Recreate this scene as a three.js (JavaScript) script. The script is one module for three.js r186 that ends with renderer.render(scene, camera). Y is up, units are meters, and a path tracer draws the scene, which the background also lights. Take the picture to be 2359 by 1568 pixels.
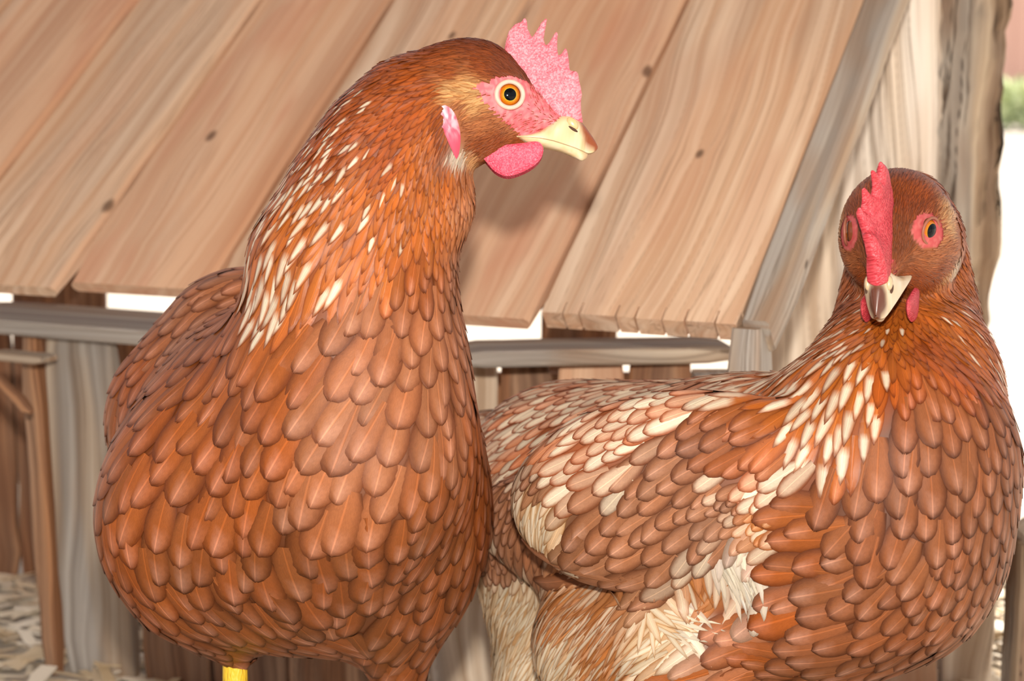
import * as THREE from 'three';
import { mergeGeometries, mergeVertices, toCreasedNormals } from 'three/addons/utils/BufferGeometryUtils.js';

// ---------------------------------------------------------------- camera, sky, sun, flash, exposure
const scene = new THREE.Scene();
const F = 4540, CX = 1179.5, CY = 784, PITCH = THREE.MathUtils.degToRad(8);
const EYE = new THREE.Vector3(0, 0.47, 1);
const camera = new THREE.PerspectiveCamera(2 * THREE.MathUtils.radToDeg(Math.atan(CY / F)), 2359 / 1568, 0.05, 200);
camera.position.copy(EYE);
camera.rotation.x = -PITCH;
camera.focus = 0.985;
camera.userData.fStop = camera.getFocalLength() / 6.5;     // an aperture of 6.5 mm
const renderer = new THREE.WebGLRenderer();
renderer.toneMapping = THREE.LinearToneMapping;
renderer.toneMappingExposure = 1.38;
renderer.shadowMap.enabled = true;
scene.background = new THREE.Color().setRGB(0.6, 0.62, 0.66);
const SUNDIR = new THREE.Vector3(0.625, 1, -0.29);
const sun = new THREE.DirectionalLight(0xfff6ea, 8);
sun.name = 'sun';
sun.position.copy(SUNDIR).multiplyScalar(6); sun.castShadow = true;
Object.assign(sun.shadow.camera, { left: -6, right: 6, top: 6, bottom: -6, near: 0.1, far: 20 }); sun.shadow.mapSize.set(2048, 2048);
scene.add(sun, sun.target);
const FLASH = new THREE.Vector3(0, 0.575, 1.0);
const flash = new THREE.SpotLight(0xfff6ea, 3.5, 0, 0.5, 0.35, 2);
flash.name = 'flash_light'; flash.position.set(FLASH.x, FLASH.y, FLASH.z - 0.006);
flash.target.position.set(0.02, 0.3, -0.1); flash.castShadow = true; flash.shadow.radius = 0.9; flash.shadow.mapSize.set(2048, 2048);
scene.add(flash, flash.target);

// ---------------------------------------------------------------- helpers
const V = (x, y, z) => new THREE.Vector3(x, y, z);
const { clamp, lerp, smoothstep } = THREE.MathUtils;
function rng(seed) { let s = seed >>> 0; return () => { s = (s + 0x6D2B79F5) >>> 0; let t = Math.imul(s ^ (s >>> 15), 1 | s); t = (t + Math.imul(t ^ (t >>> 7), 61 | t)) ^ t; return ((t ^ (t >>> 14)) >>> 0) / 4294967296; }; }
const hash = (x, y, z) => { let h = Math.imul(x, 374761393) + Math.imul(y, 668265263) + Math.imul(z, 2147483647 ^ 0x5bd1e995); h = Math.imul(h ^ (h >>> 13), 1274126177); return ((h ^ (h >>> 16)) >>> 0) / 4294967296; };
function noise(x, y, z = 0) {
  const ix = Math.floor(x), iy = Math.floor(y), iz = Math.floor(z), s = (t) => t * t * (3 - 2 * t);
  const fx = s(x - ix), fy = s(y - iy), fz = s(z - iz);
  const l = (a, b, t) => a + (b - a) * t, c = (i, j, k) => hash(ix + i, iy + j, iz + k);
  return l(l(l(c(0, 0, 0), c(1, 0, 0), fx), l(c(0, 1, 0), c(1, 1, 0), fx), fy), l(l(c(0, 0, 1), c(1, 0, 1), fx), l(c(0, 1, 1), c(1, 1, 1), fx), fy), fz);
}
const fbm = (x, y, z = 0) => 0.5 * noise(x, y, z) + 0.27 * noise(x * 2.1, y * 2.1, z + 7) + 0.15 * noise(x * 4.3, y * 4.3, z + 13) + 0.08 * noise(x * 8.7, y * 8.7, z + 21);
// a joint's place in metres, read off the photograph's plan: column, row, and its own distance from the lens
const BACK = V(0, Math.sin(PITCH), Math.cos(PITCH)), UPV = V(0, Math.cos(PITCH), -Math.sin(PITCH)), RIGHT = V(1, 0, 0);
const at = (px, py, d) => EYE.clone().addScaledVector(RIGHT, (px - CX) / F * d).addScaledVector(UPV, -(py - CY) / F * d).addScaledVector(BACK, -d);
const PX = 1 / F;                                            // metres covered by one column at 1 m
const used = {};
const numbered = (n) => { const k = used[n] = (used[n] ?? -1) + 1; return k ? `${n}_${String(k).padStart(3, '0')}` : n; };
function tag(o, label, category, group) { Object.assign(o.userData, { label, category }); if (group) o.userData.group = group; return o; }
function thing(name, label, category, pos, group) { const g = new THREE.Group(); g.name = numbered(name); g.position.copy(pos); scene.add(g); return tag(g, label, category, group); }
function mesh(name, geo, mat, parent, offset) {
  if (offset) geo.translate(-offset.x, -offset.y, -offset.z);
  const m = new THREE.Mesh(geo, mat); m.name = parent === scene ? numbered(name) : name; m.castShadow = m.receiveShadow = true; parent.add(m); return m;
}

// ---------------------------------------------------------------- procedural textures
function dataTex(w, h, fn, srgb) {
  const d = new Uint8Array(w * h * 4);
  for (let y = 0; y < h; y++) for (let x = 0; x < w; x++) { const c = fn(x / w, y / h, x, y), k = (y * w + x) * 4; for (let i = 0; i < 3; i++) d[k + i] = clamp(c[i] ?? c[0], 0, 1) * 255; d[k + 3] = 255; }
  const t = new THREE.DataTexture(d, w, h); t.wrapS = t.wrapT = THREE.RepeatWrapping; t.magFilter = THREE.LinearFilter; t.minFilter = THREE.LinearMipmapLinearFilter; t.generateMipmaps = true;
  if (srgb) t.colorSpace = THREE.SRGBColorSpace; t.needsUpdate = true; return t;
}
// sawn and weathered wood: u across the board (one tile 0.25 m), v along it (one tile 1 m)
function woodPair(seed, { light, dark, grey = [0.6, 0.58, 0.56], greyAmount = 0.3, streak = 0.5, knots = 3, stain = 0.2, stainCol = [0.45, 0.24, 0.14], cracks = 0.3 }) {
  const r = rng(seed), K = Array.from({ length: knots }, () => [0.1 + r() * 0.8, 0.1 + r() * 0.8, 0.004 + r() * 0.005]);
  const H = 768, W = 384, hgt = new Float32Array(W * H);
  const tile = (x, y, px, py, q) => { const ix = Math.floor(x), iy = Math.floor(y), sm = (t) => t * t * (3 - 2 * t), fx = sm(x - ix), fy = sm(y - iy), m = (a, n) => ((a % n) + n) % n, x0 = m(ix, px), x1 = m(ix + 1, px), y0 = m(iy, py), y1 = m(iy + 1, py), a = hash(x0, y0, q), b = hash(x1, y0, q), c = hash(x0, y1, q), d = hash(x1, y1, q); return a + (b - a) * fx + (c - a + (a - b - c + d) * fx) * fy; };
  const wrapN = (u, v, fu, fv, q) => 0.53 * tile(u * fu, v * fv, fu, fv, q) + 0.3 * tile(u * fu * 2, v * fv * 2, fu * 2, fv * 2, q + 71) + 0.17 * tile(u * fu * 4, v * fv * 4, fu * 4, fv * 4, q + 143);
  const col = dataTex(W, H, (u, v, x, y) => {
    let du = (wrapN(u, v, 3, 3, seed) - 0.5) * 0.16, knot = 0;
    for (const [ku, kv, kr] of K) { const dx = (u - ku) * 0.25, dy = v - kv, d = Math.hypot(dx, dy * 0.6); const g = Math.exp(-(d * d) / (kr * kr * 3)); du += (dx / (kr * 2)) * g * 0.03; knot = Math.max(knot, smoothstep(kr * 0.75 - d, 0, kr * 0.5)); }
    const uu = u + du;
    const g1 = wrapN(((uu % 1) + 1) % 1, v, 46, 3, seed + 3), g2 = wrapN(((uu % 1) + 1) % 1, v, 120, 7, seed + 5), g3 = wrapN(u, v, 5, 2, seed + 9), p = wrapN(u, v, 9, 9, seed + 12);
    let t = clamp((g1 - 0.5) * 1.9 * streak + (g2 - 0.5) * 0.9 * streak + (g3 - 0.5) * 0.8 + 0.5, 0, 1);
    const crack = smoothstep(0.5 - Math.abs(g1 - 0.5), 0.455, 0.5) * smoothstep(g3, 0.42, 0.6) * cracks;
    const gr = clamp(smoothstep(wrapN(u, v, 7, 3, seed + 17), 0.42, 0.66) * greyAmount + (greyAmount - 0.5) * 0.8 * (greyAmount > 0.5), 0, 1), st = smoothstep(p * 0.6 + g3 * 0.4, 0.52, 0.7) * stain;
    hgt[y * W + x] = clamp(0.35 + t * 0.5 - crack * 0.8 - knot * 0.2 + (p - 0.5) * 0.3, 0, 1);
    return [0, 1, 2].map((i) => { let c = lerp(dark[i], light[i], t); c = lerp(c, grey[i] * (0.72 + t * 0.42), gr); c = lerp(c, stainCol[i], st); c = lerp(c, dark[i] * 0.55, knot * 0.8); return lerp(c, dark[i] * 0.62, crack); });
  }, true);
  const bump = dataTex(W, H, (u, v, x, y) => [hgt[y * W + x]]);
  return { col, bump };
}
const woodMat = (seed, o, rough = 0.78, bs = 0.0012) => { const { col, bump } = woodPair(seed, o); const m = new THREE.MeshStandardMaterial({ map: col, bumpMap: bump, bumpScale: bs, roughness: rough }); m.name = 'wood'; return m; };
const WOOD = {
  roofA: woodMat(11, { light: [0.90, 0.77, 0.65], dark: [0.74, 0.52, 0.38], greyAmount: 0.12, streak: 0.32, stain: 0.35, stainCol: [0.76, 0.5, 0.38], cracks: 0.12, knots: 2 }),
  roofB: woodMat(23, { light: [0.91, 0.80, 0.69], dark: [0.73, 0.54, 0.40], greyAmount: 0.18, streak: 0.45, stain: 0.2, stainCol: [0.76, 0.54, 0.42], cracks: 0.25, knots: 3 }),
  grey: woodMat(37, { light: [0.80, 0.74, 0.66], dark: [0.50, 0.40, 0.31], grey: [0.66, 0.66, 0.66], greyAmount: 0.55, streak: 0.5, stain: 0.35, stainCol: [0.58, 0.40, 0.26], cracks: 0.35, knots: 2 }),
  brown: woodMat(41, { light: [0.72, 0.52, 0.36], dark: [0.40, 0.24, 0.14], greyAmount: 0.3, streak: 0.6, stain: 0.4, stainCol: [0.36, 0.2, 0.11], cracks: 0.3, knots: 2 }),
  pale: woodMat(53, { light: [0.93, 0.87, 0.79], dark: [0.68, 0.58, 0.48], grey: [0.80, 0.80, 0.80], greyAmount: 0.42, streak: 0.7, stain: 0.12, stainCol: [0.7, 0.52, 0.38], cracks: 0.45, knots: 2 }),
  bark: woodMat(67, { light: [0.80, 0.73, 0.63], dark: [0.38, 0.28, 0.20], grey: [0.56, 0.56, 0.56], greyAmount: 0.5, streak: 0.5, stain: 0.55, stainCol: [0.42, 0.28, 0.18], cracks: 0.8, knots: 5 }, 0.9, 0.004),
};
// a feather's vane: u across, v from quill to tip: shaft and barbs
const featherTex = dataTex(128, 256, (u, v) => {
  const d = Math.abs(u - 0.5) * 2, barb = Math.sin((v * 44 - d * 15 + noise(u * 6, v * 9, 2) * 1.6) * Math.PI * 2) * 0.5 + 0.5, fine = noise(u * 50, v * 30, 4);
  const split = smoothstep(noise((v * 8 - d * 3) * 1.3, Math.sign(u - 0.5) * 3, 8), 0.72, 0.9) * smoothstep(d, 0.5, 1);
  const shaft = 1 - smoothstep(d, 0.02, 0.075);
  const c = 0.84 - barb * 0.2 - fine * 0.12 - split * 0.2;
  return [lerp(c, 1, shaft * 0.85), lerp(c, 0.98, shaft * 0.8), lerp(c, 0.94, shaft * 0.75)];
});
const featherBump = dataTex(128, 256, (u, v) => { const d = Math.abs(u - 0.5) * 2, barb = Math.sin((v * 44 - d * 15 + noise(u * 6, v * 9, 2) * 1.6) * Math.PI * 2) * 0.5 + 0.5; return [0.3 + barb * 0.25 + (1 - smoothstep(d, 0.02, 0.08)) * 0.45]; });
const M = {
  feather: new THREE.MeshPhysicalMaterial({ vertexColors: true, map: featherTex, bumpMap: featherBump, bumpScale: 0.00022, roughness: 0.5, specularIntensity: 0.4, side: THREE.DoubleSide }),
  hackle: new THREE.MeshPhysicalMaterial({ vertexColors: true, map: featherTex, bumpMap: featherBump, bumpScale: 0.00016, roughness: 0.33, specularIntensity: 0.6, side: THREE.DoubleSide }),
  skin: new THREE.MeshStandardMaterial({ vertexColors: true, roughness: 0.55 }),
  horn: new THREE.MeshPhysicalMaterial({ vertexColors: true, roughness: 0.32, clearcoat: 0.3, clearcoatRoughness: 0.3 }),
  eye: new THREE.MeshPhysicalMaterial({ vertexColors: true, roughness: 0.12, specularIntensity: 0.7 }),
  pupil: new THREE.MeshPhysicalMaterial({ color: 0x05060c, roughness: 0.08, specularIntensity: 0.4 }),
  nostril: new THREE.MeshStandardMaterial({ color: 0x4a3020, roughness: 0.8 }),
};
const grainTex = dataTex(256, 256, (u, v) => { const n = noise(u * 64, v * 64, 1) * 0.55 + noise(u * 110, v * 110, 5) * 0.45; return [n]; });
const fleshTex = dataTex(256, 256, (u, v) => { const n = noise(u * 60, v * 60, 3) * 0.6 + noise(u * 120, v * 120, 9) * 0.4, w = noise(u * 8, v * 8, 6), k = smoothstep(n, 0.35, 0.7) * 0.6 + w * 0.4; return [lerp(0.84, 0.97, k), lerp(0.36, 0.60, k), lerp(0.42, 0.64, k)]; }, true);
const fleshRedTex = dataTex(256, 256, (u, v) => { const n = noise(u * 60, v * 60, 13) * 0.6 + noise(u * 120, v * 120, 19) * 0.4, w = noise(u * 8, v * 8, 16), k = smoothstep(n, 0.35, 0.75) * 0.6 + w * 0.4; return [lerp(0.70, 0.84, k), lerp(0.17, 0.34, k), lerp(0.22, 0.37, k)]; }, true);
const wattleTex = dataTex(256, 256, (u, v) => { const n = noise(u * 60, v * 60, 23) * 0.6 + noise(u * 120, v * 120, 29) * 0.4, w = noise(u * 7, v * 7, 26), k = smoothstep(n, 0.4, 0.75) * 0.5 + w * 0.5; return [lerp(0.84, 0.95, k), lerp(0.25, 0.46, k), lerp(0.35, 0.53, k)]; }, true);
M.flesh = [fleshTex, fleshRedTex, wattleTex].map((map) => { const m = new THREE.MeshPhysicalMaterial({ map, bumpMap: grainTex, bumpScale: 0.0007, roughness: 0.5, sheen: 0.2 }); m.name = 'comb_flesh'; return m; });
for (const k of Object.keys(M)) if (!Array.isArray(M[k])) M[k].name = k;

// ---------------------------------------------------------------- boards
// a board along +y from 0 to len, centred on x (width w) and z (thickness t); chamfered, with a slightly wandering edge
function boardGeo(len, w, t, seed = 1, { wob = 0.002, ch = 0.0018, n = 10, taper = 0 } = {}) {
  const P = [], UV = [], I = [], hw = w / 2, ht = t / 2, c = Math.min(ch, ht * 0.6);
  const prof = [[-hw + c, ht], [hw - c, ht], [hw, ht - c], [hw, -ht + c], [hw - c, -ht], [-hw + c, -ht], [-hw, -ht + c], [-hw, ht - c]];
  const off = [hash(seed, 1, 5), hash(seed, 2, 5)], np = prof.length;
  let acc = [0]; for (let i = 0; i < np; i++) { const a = prof[i], b = prof[(i + 1) % np]; acc.push(acc[i] + Math.hypot(a[0] - b[0], a[1] - b[1])); }
  for (let j = 0; j <= n; j++) {
    const s = len * j / n, wl = (noise(j * 0.9, seed * 3.1, 1) - 0.5) * 2 * wob, wr = (noise(j * 0.9, seed * 3.1, 9) - 0.5) * 2 * wob, wz = (noise(j * 0.5, seed * 1.7, 15) - 0.5) * wob * 0.6, e = j === 0 || j === n ? c : 0;
    for (let i = 0; i <= np; i++) {
      const [x, z] = prof[i % np], k = 1 - taper * j / n;
      P.push((x - Math.sign(x) * e) * k + (x > 0 ? wr : wl), s, z - Math.sign(z) * e + wz); UV.push(acc[i] / 0.25 + off[0], s + off[1]);
    }
  }
  const row = np + 1;
  for (let j = 0; j < n; j++) for (let i = 0; i < np; i++) { const a = j * row + i, b = a + 1, d = a + row, f = d + 1; I.push(a, b, f, a, f, d); }
  for (const [j, flip] of [[0, 0], [n, 1]]) {                 // ends
    const o = P.length / 3; for (let i = 0; i < np; i++) { const k = (j * row + i) * 3; P.push(P[k], P[k + 1], P[k + 2]); UV.push(P[k] / 0.25 + off[0], P[k + 2] / 0.06 + off[1]); }
    for (let i = 1; i < np - 1; i++) flip ? I.push(o, o + i, o + i + 1) : I.push(o, o + i + 1, o + i);
  }
  let g = new THREE.BufferGeometry(); g.setAttribute('position', new THREE.Float32BufferAttribute(P, 3)); g.setAttribute('uv', new THREE.Float32BufferAttribute(UV, 2)); g.setIndex(I);
  return toCreasedNormals(g, 0.5);
}
// turn a board so that it runs from a towards b, its broad face looking to `face`
function aim(m, a, b, face) { const y = b.clone().sub(a).normalize(), z = face.clone().addScaledVector(y, -face.dot(y)).normalize(), x = y.clone().cross(z); m.matrix.makeBasis(x, y, z).setPosition(a); m.matrix.decompose(m.position, m.quaternion, m.scale); return m; }
function boardPart(name, parent, a, b, face, w, t, mat, seed, opts) { const m = mesh(name, boardGeo(a.distanceTo(b), w, t, seed, opts), mat, parent); aim(m, a.clone().sub(parent === scene ? V(0, 0, 0) : parent.position), b.clone().sub(parent === scene ? V(0, 0, 0) : parent.position), face); return m; }

// ---------------------------------------------------------------- setting: ground, an added sun cover overhead, its posts
const groundTex = dataTex(512, 512, (u, v) => { const n = fbm(u * 14, v * 14, 3), f = noise(u * 160, v * 160, 6), k = n * 0.7 + f * 0.3; return [lerp(0.62, 0.82, k), lerp(0.58, 0.78, k), lerp(0.52, 0.74, k)]; }, true);
groundTex.repeat.set(14, 14);
{
  const g = new THREE.BoxGeometry(40, 0.2, 40); const m = mesh('floor', g, new THREE.MeshStandardMaterial({ map: groundTex, roughness: 0.95, name: 'dry_earth' }), scene); m.position.set(0, -0.1, -10);
  tag(m, 'pale dry earth yard under and behind the hens', 'ground'); m.userData.kind = 'structure';
  const c = mesh('sun_cover', new THREE.BoxGeometry(4.6, 0.05, 4.4), WOOD.grey, scene); c.position.set(1.625 - 2.3, 2.025, -1.5 + 2.2);  // out of view; added to shade the hens and planks from the sun
  tag(c, 'unseen board cover added above the hens to keep the sun off', 'roof'); c.userData.kind = 'structure';
  [[1.55, 0.4], [-2.85, -1.4], [1.5, 2.7], [-2.85, 2.7]].forEach(([x, z], i) => { const p = mesh('trim_' + (i + 1), boardGeo(2, 0.09, 0.09, 70 + i), WOOD.grey, scene); p.position.set(x, 0, z); tag(p, `square wooden post holding up the added sun cover, corner ${['right side', 'behind left', 'front right', 'front left'][i]}`, 'post'); p.userData.kind = 'structure'; });  // unseen posts, added only to carry the sun cover
}

// ---------------------------------------------------------------- the nest box: plank roof, side batten, ledges, fence boards
const R0 = V(0.1399, 0.3114, -0.2097), E = V(-0.8988, 0, -0.4384), G = V(0.3454, 0.6157, -0.7083), N = V(-0.2699, 0.7880, 0.5534);
{
  const lid = thing('plank_roof', 'sloping roof of broad pale pine planks behind the hens', 'roof', R0.clone());
  const cuts = [-0.0025, 0.139, 0.272, 0.397, 0.526, 0.656, 0.80, 0.945], LEN = 0.42, T = 0.015;
  for (let i = 0; i < cuts.length - 1; i++) {
    const gap = 0.0045 + 0.002 * hash(i, 3, 3), w = cuts[i + 1] - cuts[i] - gap, mid = (cuts[i] + cuts[i + 1]) / 2;
    const start = [0, -0.004, -0.002, 0.003, -0.003, 0.002, 0][i];
    const a = R0.clone().addScaledVector(E, mid).addScaledVector(G, start).addScaledVector(N, -T / 2 - 0.002 * hash(i, 9, 1)), b = a.clone().addScaledVector(G, LEN - start);
    if (i > 0) boardPart('plank', lid, a, b, N, w, T, i % 2 ? WOOD.roofA : WOOD.roofB, 31 + i * 7, { wob: 0.0012, ch: 0.0028 });
    else {                                                    // the end plank is split into strips along its grain near the eave
      const k = 8, strips = [], SL = 0.011; let x0 = -w / 2;
      const ws = [0.9, 0.7, 1.5, 0.8, 1.1, 0.9, 1.2, 0.9];
      for (let j = 0; j < k; j++) { const sw = w / k * ws[j], g = boardGeo(SL + 0.004, sw - 0.0008, T, 90 + j, { wob: 0.0002, ch: 0.0004, n: 2 }); g.translate(x0 + sw / 2, (hash(j, 4, 4) - 0.5) * 0.001, 0); x0 += sw; strips.push(g); }
      const top = boardGeo(LEN - SL, w, T, 31, { wob: 0.0004, ch: 0.0004 }); top.translate(0, SL, 0); strips.push(top);
      const mg = mergeGeometries(strips), mp = mg.attributes.position, mn = mg.attributes.normal; for (let q = 0; q < mp.count; q++) if (mn.getZ(q) > 0.5) mg.attributes.uv.setXY(q, mp.getX(q) / 0.25 + 0.37, mp.getY(q) + 0.2);
      const m = mesh('plank', mg, WOOD.roofB, lid); aim(m, a.clone().sub(R0), b.clone().sub(R0), N);
    }
  }
  // grey batten along the lid's right edge, and the box's corner upright below it
  const ba = R0.clone().addScaledVector(E, -0.0115).addScaledVector(G, 0.001).addScaledVector(N, -0.012);
  boardPart('edge_batten', lid, ba, ba.clone().addScaledVector(G, 0.44), N, 0.02, 0.03, WOOD.grey, 5, { wob: 0.0012 });
  for (const s of [0.12, 0.62]) boardPart('purlin', lid, R0.clone().addScaledVector(E, 0.03).addScaledVector(G, s * 0.4 + 0.08).addScaledVector(N, -T - 0.016), R0.clone().addScaledVector(E, 0.9).addScaledVector(G, s * 0.4 + 0.08).addScaledVector(N, -T - 0.016), N, 0.04, 0.024, WOOD.brown, 8);

  const plumb = V(0, 1, 0), front = V(-E.z, 0, E.x).multiplyScalar(-1).normalize();    // faces the lens
  if (front.z < 0) front.negate();
  const up1 = at(1730, 752, 1.225); const corner = thing('corner_upright', 'narrow brown upright under the right end of the plank roof', 'post', V(up1.x, 0, up1.z));
  boardPart('upright', corner, V(up1.x, 0, up1.z), up1.clone(), front, 0.02, 0.03, WOOD.grey, 14);

  // two ledges under the eave
  const l1 = at(0, 737, 1.49), l2 = at(460, 762, 1.405); l2.y = l1.y;
  const ldir = l2.clone().sub(l1).normalize(), lback = V(0, 1, 0).cross(ldir).negate().normalize(); if (lback.z > 0) lback.negate();
  const ls = l1.clone().addScaledVector(ldir, -0.1), le = l2.clone().addScaledVector(ldir, 0.06);
  const lg = thing('ledge_board', 'weathered ledge board at the left under the roof, its top bright with daylight', 'ledge', ls.clone());
  boardPart('board', lg, ls.clone().addScaledVector(lback, 0.05).addScaledVector(plumb, -0.0055), le.clone().addScaledVector(lback, 0.05).addScaledVector(plumb, -0.0055), plumb, 0.1, 0.011, WOOD.grey, 21, { wob: 0.001 });
  const r1 = at(1040, 812, 1.32), r2 = at(1684, 800, 1.345); r2.y = r1.y;
  const rg = thing('ledge_board', 'grey ledge board between the two hens, under the roof', 'ledge', r1.clone());
  const rback = V(0, 0, -1);
  boardPart('board', rg, r1.clone().addScaledVector(rback, 0.03).addScaledVector(plumb, -0.0055), r2.clone().addScaledVector(rback, 0.03).addScaledVector(plumb, -0.0055), plumb, 0.06, 0.011, WOOD.grey, 27, { wob: 0.001 });

  // board front of the nest box (left) below the ledge
  const fl = thing('board_fence', 'upright weathered boards closing the nest box at the left', 'fence', V(l1.x, 0, l1.z));
  const fa = l1.clone().addScaledVector(lback, 0.012), fdir = ldir;
  const atFence = (px) => { const d = at(px, 1100, 1).sub(EYE), k = V(0, 0, 0).crossVectors(fdir, plumb), s = fa.clone().sub(EYE).dot(k) / d.dot(k); return EYE.clone().addScaledVector(d, s).sub(fa).dot(fdir); };
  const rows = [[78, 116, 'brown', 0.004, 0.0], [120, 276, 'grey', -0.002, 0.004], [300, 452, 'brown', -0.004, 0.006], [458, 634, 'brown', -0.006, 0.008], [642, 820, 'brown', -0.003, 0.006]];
  rows.forEach(([p0, p1, mk, o, lift], i) => {
    const s0 = atFence(p0), s1 = atFence(p1), c = fa.clone().addScaledVector(fdir, (s0 + s1) / 2).addScaledVector(lback, 0.012 - o);
    const h = l1.y - 0.0125;
    const tilt = fdir.clone().multiplyScalar(i < 2 ? -0.012 : 0.0);
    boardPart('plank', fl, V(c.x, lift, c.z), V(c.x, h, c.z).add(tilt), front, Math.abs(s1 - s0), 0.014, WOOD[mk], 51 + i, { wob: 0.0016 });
  });
  // lower rail across the left boards with a slanting stick
  const s1 = at(-20, 806, 1.478), s2 = at(112, 812, 1.452); s2.y = s1.y;
  const rl = thing('fence_rail', 'short narrow rail on the boards at the left edge', 'rail', s1.clone());
  boardPart('rail', rl, s1.clone().addScaledVector(plumb, -0.003), s2.clone().addScaledVector(plumb, -0.003), plumb, 0.02, 0.006, WOOD.grey, 77, { wob: 0.0006, ch: 0.001 });
  const st = at(-30, 845, 1.46), sb = at(72, 950, 1.446);
  const stick = thing('stick', 'slanting brown stick against the boards at the left edge', 'stick', st.clone()); boardPart('shaft', stick, st, sb, front, 0.008, 0.008, WOOD.brown, 78, { wob: 0.0008 });

  // boards in the shade under the right ledge and inside the box
  const fr = thing('short_fence', 'short upright boards under the ledge between the hens', 'fence', V(r1.x, 0, r1.z));
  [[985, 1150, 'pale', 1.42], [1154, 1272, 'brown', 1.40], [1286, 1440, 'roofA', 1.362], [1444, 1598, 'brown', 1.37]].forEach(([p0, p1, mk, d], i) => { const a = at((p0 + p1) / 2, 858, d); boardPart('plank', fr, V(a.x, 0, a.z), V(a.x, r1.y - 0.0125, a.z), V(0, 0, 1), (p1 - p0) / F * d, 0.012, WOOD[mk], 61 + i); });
  const bl = at(1645, 862, 1.30), blk = thing('block', 'small grey wooden block beside the upright, between the hens', 'block', V(bl.x, 0, bl.z)); boardPart('block', blk, V(bl.x, 0, bl.z), V(bl.x, bl.y, bl.z), V(0, 0, 1), 0.027, 0.05, WOOD.grey, 66);
  const bk = thing('back_board', 'brown upright boards at the back of the nest box, seen through the gap', 'fence', V(-0.2, 0, -0.72));
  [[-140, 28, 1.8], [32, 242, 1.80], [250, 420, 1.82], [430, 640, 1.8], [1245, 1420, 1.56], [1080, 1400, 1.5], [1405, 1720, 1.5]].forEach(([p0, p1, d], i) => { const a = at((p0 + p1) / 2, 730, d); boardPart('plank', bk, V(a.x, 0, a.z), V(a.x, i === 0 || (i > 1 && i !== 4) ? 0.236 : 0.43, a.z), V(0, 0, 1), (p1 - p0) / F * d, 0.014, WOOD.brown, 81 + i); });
}

// ---------------------------------------------------------------- the big timber post at the right, the split board below it, the small post
{
  const d = 1.585, base = at(2040, 784, d); base.y = 0;
  const post = thing('timber_post', 'tall weathered timber post with a barked grey edge, behind the right hen', 'post', base.clone());
  const pl = (p0, p1, mk, z, seed, o, t = 0.06) => { const a = at((p0 + p1) / 2, 784, d - z); return boardPart(mk === 'bark' ? 'bark_edge' : 'sawn_face', post, V(a.x, 0, a.z), V(a.x, 0.66, a.z), V(0, 0, 1), (p1 - p0) / F * (d - z), t, WOOD[mk], seed, o); };
  pl(1735, 2140, 'pale', 0, 3, { wob: 0.002, ch: 0.006, n: 16 });
  // the waney edge: an irregular strip of bark, knobbed and ragged on its outer side
  const n = 60, m = 14, P = [], UV = [], I = [], a0 = at(2128, 784, d), W0 = 186 / F * d;
  for (let j = 0; j <= n; j++) for (let i = 0; i <= m; i++) {
    const y = 0.66 * j / n, t = i / m, rag = (fbm(y * 26, 2, 4) - 0.5) * 0.034 + (noise(y * 110, 1, 2) - 0.5) * 0.008 - 0.018 * smoothstep(0.325 - y, 0, 0.02);
    const ang = t * Math.PI * 0.62, r = W0 * (1 + rag / W0 * t * t);
    const x = r * Math.sin(ang) / Math.sin(Math.PI * 0.5) * (t < 0.82 ? 1 : 1), z = (Math.cos(ang) - 1) * 0.07 + (fbm(y * 34, t * 7, 9) - 0.5) * 0.03 + (noise(y * 16, t * 16, 3) - 0.5) * 0.012 - (t > 0.02 ? 0 : 0.01);
    P.push(x, y, z); UV.push(t * W0 / 0.25 * 1.4, y);
  }
  for (let j = 0; j < n; j++) for (let i = 0; i < m; i++) { const a = j * (m + 1) + i; I.push(a, a + 1, a + m + 2, a, a + m + 2, a + m + 1); }
  const g = new THREE.BufferGeometry(); g.setAttribute('position', new THREE.Float32BufferAttribute(P, 3)); g.setAttribute('uv', new THREE.Float32BufferAttribute(UV, 2)); g.setIndex(I); g.computeVertexNormals();
  WOOD.bark.side = THREE.DoubleSide;
  const bark = mesh('bark_edge', g, WOOD.bark, post); bark.position.set(a0.x - base.x, 0, a0.z - base.z + 0.034);
  pl(2110, 2240, 'bark', -0.015, 9, { wob: 0.003, ch: 0.01, n: 12 });
  // short boards leaning against its foot
  for (const [p0, p1, mk, dd, i] of [[1990, 2158, 'roofA', 1.452, 0], [2163, 2286, 'pale', 1.456, 1]]) {
    const a = at((p0 + p1) / 2, 1450, dd), bd = thing('split_board', i ? 'pale short board standing at the foot of the timber post' : 'tan short board standing at the foot of the timber post, left of a pale one', 'board', V(a.x, 0, a.z));
    boardPart('board', bd, V(a.x, 0, a.z), V(a.x, 0.17, a.z), V(0, 0, 1), (p1 - p0) / F * dd, 0.012, WOOD[mk], 17 + i, { wob: 0.0014 });
  }
  const sp = at(2408, 1240, 1.36), small = thing('fence_post', 'stubby grey fence post at the right edge, its top coloured pale as if lit', 'post', V(sp.x, 0, sp.z));
  const w = 0.044; boardPart('post', small, V(sp.x, 0, sp.z), V(sp.x, sp.y, sp.z), V(0, 0, 1), w, w, WOOD.bark, 19, { wob: 0.001, ch: 0.002 });
  const cap = boardGeo(0.012, w, w, 20, { wob: 0.0005, ch: 0.004, n: 2, taper: 0.35 }); const cm = mesh('post_top', cap, WOOD.pale, small); cm.position.y = sp.y;  // daylight on the top is put in as a paler wood
}

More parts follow.
